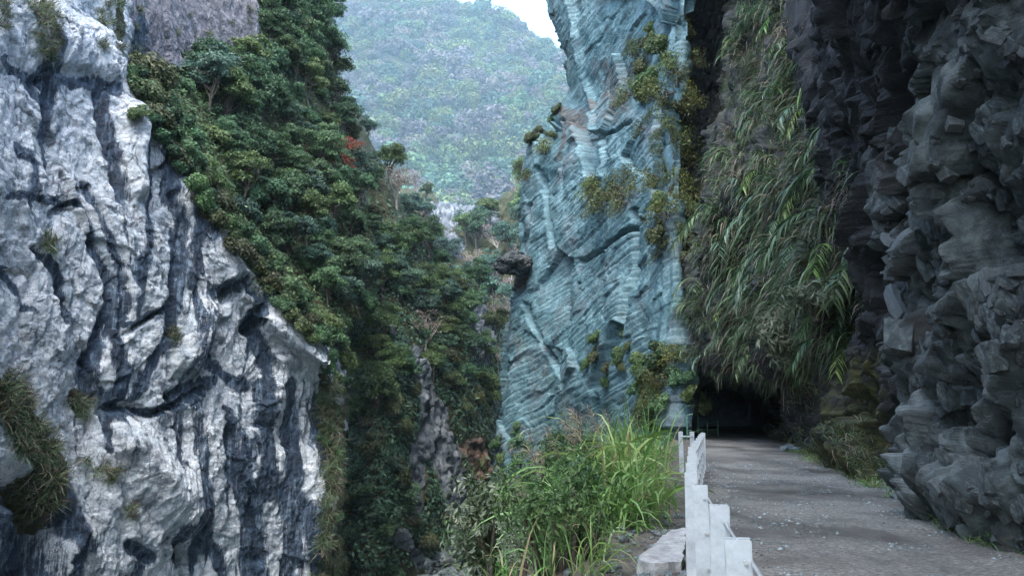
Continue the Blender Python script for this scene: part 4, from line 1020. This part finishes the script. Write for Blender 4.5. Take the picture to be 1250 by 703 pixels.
def spray_meshes(seed, L=2.6, n=30, leafL=.8, mat='frond'):
    """a bowed stem with long leaves set alternately along it, hanging outward and down"""
    rng = np.random.default_rng(seed)
    p = np.zeros(3); d = unit(np.array([.8, rng.normal() * .2, .5])); pts = [p.copy()]
    for i in range(14):
        d = unit(d + np.array([0, 0, -.17]) + rng.normal(size=3) * .03); p = p + d * L / 14; pts.append(p.copy())
    pts = np.array(pts); tv, tf = tubes([(pts, np.linspace(.014, .004, 15))], 4)
    sm = mesh_from(tv, tf, 'spray_stem%d' % seed); sm.materials.append(M['reed'])
    t = np.linspace(.25, 1, n); k = t * 13.99; i0 = k.astype(int)
    root = pts[i0] + (pts[i0 + 1] - pts[i0]) * (k - i0)[:, None]; tan = unit(pts[i0 + 1] - pts[i0])
    sd = unit(np.cross(tan, np.array([0, 0, 1.]))) * np.where(np.arange(n) % 2, 1, -1)[:, None]
    dd = unit(tan * .75 + sd * .75 + rng.normal(size=(n, 3)) * .1)
    lm = blade_mesh('spray_leaf%d' % seed, blades(root, dd, leafL * (.7 + .5 * rng.random(n)), .075, 1.4, rng, 5), mat)
    return sm, lm
SPR = [spray_meshes(5200 + i, 2.2 + .4 * (i % 3), 30, .8, ('frond', 'frond', 'reed', 'grass', 'reed')[i]) for i in range(5)]
rs = random.Random(77); spots = [(925, 262), (945, 235), (965, 255), (990, 240), (1012, 262), (955, 300), (990, 300), (930, 320), (1015, 300), (1045, 150), (1058, 140), (1005, 60), (1030, 205), (1062, 212), (960, 340), (905, 345), (880, 300), (915, 395), (1000, 130), (945, 30), (925, 20), (900, 230), (1040, 250), (885, 380)]
while len(spots) < 80:
    x, y = rs.uniform(835, 1070), rs.uniform(5, 440)
    if in_poly(np.array([x]), np.array([y]), V4[0])[0]: spots.append((x, y))
for i, (x, y) in enumerate(spots):
    c = np.argmin((R4.px - x) ** 2 + (R4.py - y) ** 2 + 1e4 * ((((CAMP - R4.P) * R4.N).sum(-1)) < 0)); i0, j0 = np.unravel_index(c, R4.px.shape)
    N_ = R4.N[i0, j0]
    put('reed_spray', SPR[i % 5], ('stem', 'leaf'), R4.P[i0, j0] - N_ * .1, ('large ', 'arching ', 'slim ', 'bright ', 'dull ')[i % 5] + ('blue-green', 'blue-green', 'mid-green', 'fresh green', 'mid-green')[i % 5] + ' reed spray with long paired leaves on the overhang' + (', high up' if y < 150 else ', by the lip' if y > 340 else ''), 'reed spray', 'leafy sprays on the overhang', math.atan2(N_[1], N_[0]) + rr.uniform(-.6, .6), rr.uniform(.7, 1.15) * (.6 if y > 360 else 1))
# pale bush at the lip, bright and dry accents
tm, cm = shrub_meshes('palebush', 5400, 'pale', 1500, .13, 1.15, .8, 14, 'bark', .24)
for (x, y), s_ in zip([(985, 405), (1018, 392), (960, 440), (1000, 430), (1030, 420)], [1.2, .95, .9, .95, .7]):
    c = np.argmin((R4.px - x) ** 2 + (R4.py - y) ** 2); i0, j0 = np.unravel_index(c, R4.px.shape)
    put('pale_bush', (tm, cm), ('stem', 'foliage'), R4.P[i0, j0] + R4.N[i0, j0] * .8, 'pale grey-green leafy bush on the lip under the reeds', 'bush', 'pale bushes on the lip', rr.uniform(0, 6), s_)
DRY = lean_reed(5500, R(5), 60, .9, 1.0)
c = np.argmin((R4.px - 968) ** 2 + (R4.py - 55) ** 2); i0, j0 = np.unravel_index(c, R4.px.shape)
for k in range(2):
    o = link('dry_reed', DRY); o.location = R4.P[i0, j0] + R4.N[i0, j0] * (.5 + .2 * k) + np.array([.5 * k, 0, .6 * k]); o.rotation_euler = (0, 0, math.atan2(*R4.N[i0, j0][[1, 0]]) + k); o.scale = (1.2 - .2 * k,) * 3
    tag(o, 'dry straw-coloured reed tuft high in the hanging greenery', 'reed clump', 'dry reed tufts')
# ferns and creepers on the mossy wall under the lip
FERN = [tuft_mesh('fern%d' % i, 760 + i, 60, .4, 'reed', .25, .3, 2.6, .02) for i in range(3)]
tufts(R2, [[(945, 470), (1010, 470), (1075, 560), (1085, 615), (1030, 590), (950, 545)]], 120, 8, 75, .5, 1.1, 'small hanging fern on the mossy wall under the lip', 'ferns on the mossy wall', FERN)
VT = [tuft_mesh('verge_tuft%d' % i, 780 + i, 80, .22, 'grass', .15, .9, 1.6, .012) for i in range(3)]
for i in range(70):
    d = 9.5 + 26 * (i / 70) ** 1.3; x = xr(d) + rr.uniform(-.3, .45)
    cc = np.argmin((RD.P[..., 0] - x) ** 2 + (RD.P[..., 1] - d) ** 2)
    o = link('verge_tuft', rr.choice(VT)); o.location = (x, d, RD.P[..., 2].ravel()[cc] - .01); o.rotation_euler = (0, 0, rr.uniform(0, 6.3)); s_ = rr.uniform(.6, 1.5); o.scale = (s_,) * 3
    tag(o, 'small green grass tuft along the foot of the dark wall', 'grass tuft', 'tufts along the wall foot')
# --- tall grass bank between road and gorge
rng = np.random.default_rng(80)
GP = [(640, 560), (700, 505), (760, 500), (826, 520), (838, 600), (800, 640), (740, 660), (690, 705), (590, 760), (560, 705), (610, 620)]
m = (BK.lat > 1.5) & (BK.lat < 4.4) & (BK.P[..., 1] > 6.5) & (BK.P[..., 1] < 34)
dens = np.zeros(BK.px.shape)
dens = np.where(m & (BK.P[..., 1] > 12.5), 1.0, dens)
dens = np.where(m & (BK.P[..., 1] <= 12.5) & (BK.lat > 2.05), .55, dens)
idx = np.argwhere(rng.random(dens.shape) < dens * .17)
Pg = BK.P[idx[:, 0], idx[:, 1]]
print('grass roots', len(Pg))
parts = []
clump = fbm(Pg / 1.3, 3, 81)
for rep in range(3):
    q = Pg + rng.normal(size=Pg.shape) * np.array([.12, .12, .02])
    n = len(q)
    tallest = sstep(14.5, 16, q[:, 1]) * sstep(30, 24, q[:, 1]) * sstep(-.5, 1.6, q[:, 0] - (q[:, 1] - 16) * .18)
    L = (.85 + 1.5 * tallest + .35 * clump) * (.6 + .6 * rng.random(n))
    d = rng.normal(size=(n, 3)) * .26 + np.array([-.12, -.1, 1.])
    dead = (rng.random(n) < .04 + .12 * (1 - tallest)).astype(float)
    parts.append(blades(q - np.array([0, 0, .05]), d, np.maximum(L, .3), .013 + .018 * rng.random(n), 1.4 + 1.4 * rng.random(n), rng, 6, np.clip(.5 + .35 * clump + rng.normal(size=n) * .22, 0, 1), dead))
o = link('tall_grass', blade_mesh('tall_grass', cat(parts), 'grass')); tag(o, 'tall arching green grass filling the bank beside the rail', 'grass', kind='stuff')
GCL = [lean_reed(5600 + i, R(70), 60, 1.5, .04, 'grass', .036) for i in range(5)]
for P_, N_ in pick(BK, [[(690, 510), (770, 500), (826, 540), (834, 610), (780, 640), (700, 660), (650, 640)]], 46, 11, 82, (BK.P[..., 1] > 12) & (BK.P[..., 1] < 30) & (BK.lat > 1.8), False):
    o = link('grass_clump', rr.choice(GCL)); o.location = P_; o.rotation_euler = (0, 0, rr.uniform(0, 6.3)); s_ = rr.uniform(.85, 1.2); o.scale = (s_,) * 3
    tag(o, 'broad-bladed bright green grass clump on the bank beside the rail', 'grass clump', 'grass clumps on the bank')
for P_, N_ in pick(BK, [[(640, 620), (720, 640), (730, 703), (640, 703)]], 12, 16, 83, (BK.P[..., 1] > 6.8) & (BK.P[..., 1] < 14) & (BK.lat > 1.9), False):
    o = link('grass_clump', rr.choice(GCL)); o.location = P_; o.rotation_euler = (0, 0, rr.uniform(0, 6.3)); s_ = rr.uniform(.4, .65); o.scale = (s_,) * 3
    tag(o, 'low arching grass clump at the rubble edge above the gorge', 'grass clump', 'grass clumps by the rubble')
# seed plumes
def plume_mesh(seed):
    rg = np.random.default_rng(seed)
    st_ = wander((0, 0, 0), (.1, 0, 1), 1.7, 8, rg, .05); st_[:, 0] += np.linspace(0, 1, 9) ** 3 * .25
    tv, tf = tubes([(st_, np.linspace(.006, .003, 9))], 3)
    n = 50; t = rg.random(n) * .3 + .7; k = np.minimum(t * 8, 7.99); i0 = k.astype(int); root = st_[i0] + (st_[i0 + 1] - st_[i0]) * (k - i0)[:, None]
    b = blades(root, rg.normal(size=(n, 3)) * .35 + np.array([.5, 0, .6]), .16 + .1 * rg.random(n), .012, 1.5, rg, 3)
    return mesh_from(tv, tf, 'plume_stem%d' % seed), blade_mesh('plume_head%d' % seed, b, 'plume')
PLM = [plume_mesh(5700 + i) for i in range(3)]
for a, b in PLM: a.materials.append(M['grass'])
for P_, N_ in pick(BK, [[(650, 560), (700, 520), (780, 560), (740, 640), (660, 690), (620, 660)]], 34, 11, 84, (BK.P[..., 1] > 10) & (BK.P[..., 1] < 28) & (BK.lat > 1.6), False):
    put('grass_plume', rr.choice(PLM), ('stem', 'seed_head'), P_, 'tan feathery seed plume standing in the grass bank', 'grass plume', 'seed plumes in the grass bank', rr.uniform(2, 4), rr.uniform(.7, 1.1))
SM = [shrub_meshes('bankshrub%d' % i, 5800 + i, ('leaf2', 'leaf', 'pale')[i], 1700, .036, .6, .9, 16, 'bark', .35) for i in range(3)]
for P_, N_ in pick(BK, [[(570, 640), (620, 580), (700, 560), (720, 640), (680, 703), (560, 720)], [(640, 500), (720, 490), (720, 560), (640, 560)]], 120, 10, 85, (BK.P[..., 1] > 9) & (BK.P[..., 1] < 36) & (BK.lat > 2.0), False):
    i = rr.choice([0, 0, 1, 2]); s_ = rr.uniform(.7, 1.3) * (1.35 if P_[1] > 14 else 1)
    put('weed', SM[i], ('stem', 'foliage'), P_ - np.array([0, 0, .1]), ('light green', 'dark green', 'pale green')[i] + ' leafy weed on the steep bank over the gorge', 'weed', 'weeds on the bank: ' + str(('light', 'dark', 'pale')[i]), rr.uniform(0, 6), (s_, s_, s_ * 1.25))
print('plants done')

# ================================================================== THINGS
# --- guard rail: white H posts, three steel cables
post_d = [4.0, 5.4, 6.8, 8.2, 9.6, 11., 12.4, 13.8, 15.2, 16.6, 18., 19.4, 20.8, 22.2]
def rail_x(d): return np.interp(d, [4, 5.4, 6.8, 8.2, 13.8, 22.2, 24], [1.11, 1.35, 1.58, 1.79, 3.08, 5.22, 5.7])
def h_post(h=.98, wd=.125, dp=.1, t=.009):
    bm = bmesh.new()
    for (cx, cy, sx, sy) in ((0, -dp / 2, wd, t), (0, dp / 2, wd, t), (0, 0, t, dp - t - .002)):
        r_ = bmesh.ops.create_cube(bm, size=1); bmesh.ops.scale(bm, vec=(sx, sy, h + .25), verts=r_['verts']); bmesh.ops.translate(bm, vec=(cx, cy, (h - .25) / 2), verts=r_['verts'])
    bmesh.ops.bevel(bm, geom=[e for e in bm.edges], offset=.0015, segments=1, affect='EDGES')
    me = bpy.data.meshes.new('post'); bm.to_mesh(me); bm.free(); me.materials.append(M['white']); return me
def bolt_mesh():
    bm = bmesh.new(); bmesh.ops.create_cone(bm, segments=6, radius1=.014, radius2=.012, depth=.02, cap_ends=True)
    me = bpy.data.meshes.new('bolt'); bm.to_mesh(me); bm.free(); me.materials.append(M['steel']); return me
rail = empty('guard_rail', (rail_x(4.0), 4.0, 0), 'white steel post and cable guard rail along the gorge side of the road', 'guard rail')
PM, BM = h_post(), bolt_mesh()
for d in post_d:
    p = link('post', PM, None, rail); p.location = (rail_x(d) - rail_x(4.), d - 4., 0); p.rotation_euler = (rr.uniform(-.02, .02), rr.uniform(-.02, .02), -.2 + rr.uniform(-.06, .06))
    if d < 10:
        for z in (.88, .6, .32):
            b = link('bolt', BM, None, p); b.location = (.03, -.058, z); b.rotation_euler = (R(90), 0, 0)
for z in (.88, .6, .32):
    pts = []
    for a, b in zip([2.0] + post_d[:-1], post_d):
        for t in (0, .5):
            d = a + (b - a) * t; pts.append((rail_x(d) - rail_x(4.) - .0, d - 4. , z - (.012 if t else 0)))
    pts = [(q[0] + (.17 * (q[1]) if q[1] < 0 else 0) + .045, q[1], q[2]) for q in pts]
    tv, tf = tubes([(pts, [.011] * len(pts))], 6); me = mesh_from(tv, tf, 'cable'); me.materials.append(M['steel']); link('cable', me, None, rail)
# --- two taller posts with a bar on the gorge side
ob = empty('outer_rail', (4.6, 21.5, 0), 'pair of blue-white posts with a crossbar outside the guard rail', 'railing')
for x in (-.12, .18):
    p = link('post', PM, None, ob); p.location = (x, 0, 0); p.scale = (.8, 1, 1.05)
tv, tf = tubes([([(-.12, -.06, .9), (.18, -.06, .9)], [.02, .02])], 6); me = mesh_from(tv, tf, 'crossbar'); me.materials.append(M['white']); link('crossbar', me, None, ob)
# --- green hoop railing at the tunnel mouth
g0 = at(846, 533, 46.); 
hoop = empty('hoop_railing', (g0[0], 46, 0), 'green tubular hoop railing standing at the tunnel mouth', 'railing')
pts = [(-.32, 0, -.2), (-.32, 0, 1.2), (-.28, 0, 1.3), (-.2, 0, 1.34), (.2, 0, 1.34), (.28, 0, 1.3), (.32, 0, 1.2), (.32, 0, -.2)]
tv, tf = tubes([(pts, [.04] * 8)], 8); me = mesh_from(tv, tf, 'hoop'); me.materials.append(M['green']); link('hoop', me, None, hoop)
for k, (x, y) in enumerate([(1.2, 1.5), (2.1, 2.6)]):
    tv, tf = tubes([([(0, 0, -.2), (0, 0, 1.0)], [.035, .035])], 8); me = mesh_from(tv, tf, 'railing_post'); me.materials.append(M['green']); p = link('post', me, None, hoop); p.location = (x, y, 0)
for z in (.45, .9):
    tv, tf = tubes([([(-.32, 0, z), (.32, 0, z)] , [.022] * 2), ([(.32, 0, z), (1.2, 1.5, z), (2.1, 2.6, z)], [.022] * 3)], 6); me = mesh_from(tv, tf, 'railing_bar'); me.materials.append(M['green']); link('bar', me, None, hoop)

# --- stones
def rock_mesh(seed, n=16, flat=.7):
    rg = np.random.default_rng(seed); bm = bmesh.new()
    for v in unit(rg.normal(size=(n, 3))) * (.8 + .3 * rg.random((n, 1))): bm.verts.new(v * np.array([1, .8, flat]) * .5)
    bmesh.ops.convex_hull(bm, input=bm.verts)
    bmesh.ops.delete(bm, geom=[v for v in bm.verts if not v.link_faces], context='VERTS')
    bmesh.ops.bevel(bm, geom=list(bm.edges), offset=.018, segments=1, affect='EDGES')
    me = bpy.data.meshes.new('rock%d' % seed); bm.to_mesh(me); bm.free()
    for an, f in (('cell', rg.random() * .6), ('moss', 0.), ('wet', 0.)):
        a = me.attributes.new(an, 'FLOAT', 'POINT'); a.data.foreach_set('value', np.full(len(me.vertices), f, np.float32))
    return me
ROCK = [rock_mesh(6000 + i, 14 + i % 5, .55 + .1 * (i % 4)) for i in range(10)]
for me in ROCK: me.materials.append(M['stone'])
def road_z(x, d):
    c = np.argmin((RD.P[..., 0] - x) ** 2 + (RD.P[..., 1] - d) ** 2); return RD.P[..., 2].ravel()[c]
for i in range(95):
    d = 6.2 + 12 * (i / 95) ** .8 + rr.uniform(-.1, .1); x = xr(d) + rr.uniform(-.25, .42); s_ = rr.uniform(.08, .27) * (1.15 if i < 50 else .9)
    o = link('stone', rr.choice(ROCK)); o.location = (x, d, road_z(x, d) + s_ * .12); o.scale = (s_ * 1.25, s_, s_ * .8); o.rotation_euler = (rr.uniform(-.3, .3), rr.uniform(-.3, .3), rr.uniform(0, 6.3))
    tag(o, 'loose grey stone at the foot of the dark rock wall', 'stone', 'stones at the wall foot')
for i in range(8):
    d = 31 + i * .5; x = xr(d) - .1 + rr.uniform(-.5, .2); s_ = rr.uniform(.25, .5)
    o = link('stone', rr.choice(ROCK)); o.location = (x, d, .1); o.scale = (s_ * 1.4, s_, s_ * .7); o.rotation_euler = (0, 0, rr.uniform(0, 6.3))
    tag(o, 'stone fallen at the roadside near the tunnel mouth', 'stone', 'stones near the tunnel')
for P_, N_ in pick(BK, [[(700, 640), (835, 600), (840, 720), (690, 720)]], 120, 7, 91, (BK.P[..., 1] > 5.5) & (BK.P[..., 1] < 13) & (BK.lat > 1.05) & (BK.lat < 2.3), False):
    s_ = rr.uniform(.05, .17); o = link('rubble_stone', rr.choice(ROCK)); o.location = P_ + np.array([0, 0, s_ * .15]); o.scale = (s_ * 1.2, s_, s_ * .8); o.rotation_euler = (rr.uniform(-.4, .4), rr.uniform(-.4, .4), rr.uniform(0, 6.3))
    tag(o, 'small broken stone in the rubble beside the guard rail', 'stone', 'rubble stones by the rail')
rng = np.random.default_rng(95); n = 5200
gd = 5.5 + 22 * rng.random(n) ** 1.3; gt = rng.random(n); gx = xl(gd) + (xr(gd) + .3 - xl(gd)) * gt; gk = fbm(np.stack([gx / 1.1, gd / 1.6, gx * 0], -1), 3, 96)
kp = (gk > .02) | (gt > .86) | (gt < .06); gx, gd = gx[kp], gd[kp]; n = len(gx)
col_ = np.clip(((gx - (xl(gd) - .18)) / (xr(gd) + .9 - xl(gd) + .18) * 43).round().astype(int), 0, 43); row_ = np.abs(RD.P[:, 0, 1][None] - gd[:, None]).argmin(1)
ctr = np.stack([gx, gd, RD.P[row_, col_, 2] + .004], -1); sz = (.008 + .022 * rng.random(n) ** 2.5)[:, None, None]
oct_ = np.array([[1, 0, 0], [0, 1, 0], [-1, 0, 0], [0, -1, 0], [0, 0, .7], [0, 0, -.7]])[None] * (.6 + .8 * rng.random((n, 6, 1)))
of_ = np.array([[0, 1, 4], [1, 2, 4], [2, 3, 4], [3, 0, 4], [1, 0, 5], [2, 1, 5], [3, 2, 5], [0, 3, 5]])
me = mesh_from((ctr[:, None] + oct_ * sz).reshape(-1, 3), (of_[None] + (np.arange(n) * 6)[:, None, None]).reshape(-1, 3), 'gravel', dict(cell=np.repeat(rng.random(n), 6), moss=np.zeros(n * 6), wet=np.zeros(n * 6)), False); me.materials.append(M['stone'])
tag(link('gravel', me), 'loose gravel scattered over the worn road', 'gravel', kind='stuff')
# blocks standing proud of the dark wall
def angular_block(seed):
    rg = np.random.default_rng(seed); bm = bmesh.new()
    for c in [(x, y, z) for x in (-1, 1) for y in (-1, 1) for z in (-1, 1)]:
        c = np.array(c, float) * (.8 + .3 * rg.random(3))
        if rg.random() < .75:
            for a in range(3):
                q = c.copy(); q[a] *= 1 - (.25 + .6 * rg.random()); bm.verts.new(q * .5)
        else: bm.verts.new(c * .5)
    bmesh.ops.convex_hull(bm, input=bm.verts)
    bmesh.ops.delete(bm, geom=[v for v in bm.verts if not v.link_faces], context='VERTS')
    bmesh.ops.dissolve_limit(bm, angle_limit=R(6), verts=bm.verts, edges=bm.edges)
    me = bpy.data.meshes.new('block%d' % seed); bm.to_mesh(me); bm.free()
    for an, f in (('cell', rg.random() ** 2), ('moss', 0.), ('wet', 0.)):
        a = me.attributes.new(an, 'FLOAT', 'POINT'); a.data.foreach_set('value', np.full(len(me.vertices), f, np.float32))
    return me
BLK = [angular_block(6100 + i) for i in range(14)]
BROT = Matrix(((1, 0, 0), (0, -math.cos(R(58)), math.sin(R(58))), (0, math.sin(R(58)), math.cos(R(58))))).transposed()
for me in BLK: me.materials.append(M['block'])
M['block'].node_tree.nodes['Principled BSDF'].inputs['Roughness'].default_value = .8
for P_, N_ in pick(R2, [[(1075, 200), (1130, 60), (1260, 20), (1260, 690), (1110, 630), (1095, 480)]], 290, 13, 92, (R2.P[..., 1] < 18) & (R2.P[..., 1] > 6), True):
    o = link('rock_block', rr.choice(BLK), None, R2.o); s_ = P_[1] / 972 * (9 + 22 * rr.random() ** 2) * 1.1
    o.location = P_ - N_ * s_ * .22; o.scale = (s_ * rr.uniform(.7, 1), s_ * rr.uniform(.9, 1.7), s_ * rr.uniform(.45, .8))
    o.rotation_euler = (Matrix.Rotation(rr.gauss(0, .22), 3, 'Z') @ BROT @ Matrix.Rotation(rr.gauss(0, .25), 3, 'Y') @ Matrix.Rotation(rr.gauss(0, .2), 3, 'X')).to_euler()
# pale concrete slab on the verge
bm = bmesh.new(); c = [ground(775, 690, .05), ground(836, 690, .05), ground(838, 648, .05), ground(800, 655, .05)]
rg = random.Random(3)
prof = [(ground(x, y)[0], ground(x, y)[1]) for x, y in [(778, 688), (800, 694), (832, 690), (838, 668), (837, 652), (822, 650), (806, 660), (796, 674)]]
o0 = np.mean(prof, axis=0)
vt = [bm.verts.new((x - o0[0], y - o0[1], .06 + rg.uniform(-.012, .012))) for x, y in prof]; vb = [bm.verts.new(((x - o0[0]) * 1.04, (y - o0[1]) * 1.04, -.25)) for x, y in prof]
bm.faces.new(vt); bm.faces.new(vb[::-1])
for i in range(8): bm.faces.new((vt[i], vb[i], vb[(i + 1) % 8], vt[(i + 1) % 8]))
bmesh.ops.recalc_face_normals(bm, faces=bm.faces); bmesh.ops.triangulate(bm, faces=list(bm.faces)); bmesh.ops.subdivide_edges(bm, edges=list(bm.edges), cuts=4, use_grid_fill=True)
for v in bm.verts: v.co = v.co + Vector((noise(np.array([v.co * 6]), 5)[0], noise(np.array([v.co * 6]), 6)[0], noise(np.array([v.co * 5]), 7)[0])) * .035
me = bpy.data.meshes.new('slab'); bm.to_mesh(me); bm.free(); me.materials.append(M['concrete'])
o = link('concrete_slab', me); o.location = (o0[0], o0[1], 0); tag(o, 'broken pale concrete slab lying on the verge by the guard rail', 'concrete slab')
# mossy boulder jutting from the slab cliff
def boulder(name, seed, mat, moss, wet=0.):
    bm = bmesh.new(); bmesh.ops.create_icosphere(bm, subdivisions=5, radius=1); V = np.array([v.co for v in bm.verts])
    f, c_ = facet(V * 1.1 + seed, seed, .9, .25); g, _ = facet(V * 2.8 + seed, seed + 1, .9, .3)
    V = V * (1 + .28 * f + .09 * g + .05 * fbm(V * 4, 3, seed))[:, None]
    for v, q in zip(bm.verts, V): v.co = q
    me = bpy.data.meshes.new(name); bm.to_mesh(me); bm.free()
    for an, q in (('cell', np.clip(c_ * .3, 0, 1)), ('moss', moss * sstep(-.1, .5, V[:, 2])), ('wet', np.full(len(V), wet))):
        a = me.attributes.new(an, 'FLOAT', 'POINT'); a.data.foreach_set('value', np.asarray(q, np.float32))
    me.materials.append(mat); return me
o = link('boulder', boulder('jutting_boulder', 61, M['dark'], .45, .5)); o.location = at(627, 322, 72.); o.scale = (1.75, 2.4, 1.1); o.rotation_euler = (.1, -.1, .3)
tag(o, 'dark mossy boulder jutting from the edge of the blue-grey slab', 'boulder')
BD = [boulder('river_boulder%d' % i, 70 + 3 * i, M['block'], .3) for i in range(3)]
for i, (x, y, d, s_) in enumerate([(545, 716, 88, 2.0), (572, 712, 84, 1.7), (522, 722, 86, 1.8), (560, 672, 100, 2.), (582, 655, 104, 1.8), (535, 690, 96, 2.)]):
    o = link('boulder', BD[i % 3]); o.location = at(x, y, d); o.scale = (s_ * 1.2, s_, s_ * .9); o.rotation_euler = (0, 0, i * 1.3)
    tag(o, 'grey boulder down in the gorge below the rocky spur', 'boulder', 'boulders in the gorge')
a, b = at(551, 632, 98), at(575, 648, 96)
pts = np.linspace(a, b, 7) + np.random.default_rng(4).normal(size=(7, 3)) * .08
tv, tf = tubes([(pts - a, [.34, .32, .33, .29, .27, .26, .2])], 8); me = mesh_from(tv, tf, 'log'); me.materials.append(M['palebark'])
o = link('driftwood_log', me); o.location = a; tag(o, 'bleached driftwood log lying at the foot of the rocky spur', 'log')
print('things done')
#HAZE
hz = bpy.data.materials.new('haze'); hz.use_nodes = True; t = hz.node_tree; t.nodes.clear()
ho = t.nodes.new('ShaderNodeOutputMaterial'); pv = t.nodes.new('ShaderNodeVolumePrincipled')
pv.inputs['Color'].default_value = (.58, .84, 1.0, 1); pv.inputs['Density'].default_value = .00014; pv.inputs['Anisotropy'].default_value = .0
t.links.new(pv.outputs[0], ho.inputs['Volume'])
bm = bmesh.new(); r_ = bmesh.ops.create_cube(bm, size=1)
me = bpy.data.meshes.new('haze'); bm.to_mesh(me); bm.free(); me.materials.append(hz)
allz = max(S.P[..., 2].max() for S in (L1, L2, L3, Mn, R1, R2, R3, R4))
allp = np.concatenate([S.P.reshape(-1, 3)[::7] for S in (L1, L2, L3, Mn, R1, R2, R3, R4, BK, RV)])
lo, hi = allp.min(0) - 12, allp.max(0) + 12; lo[2] = allp[:, 2].min() - 1.5; hi[2] = allp[:, 2].max() + 15
o = link('haze', me); o.location = (lo + hi) / 2; o.scale = hi - lo; tag(o, 'thin blue haze filling the gorge and valley', 'haze', kind='stuff')
print('haze', lo, hi, 'tris', sum(len(m_.polygons) * 2 for m_ in bpy.data.meshes))
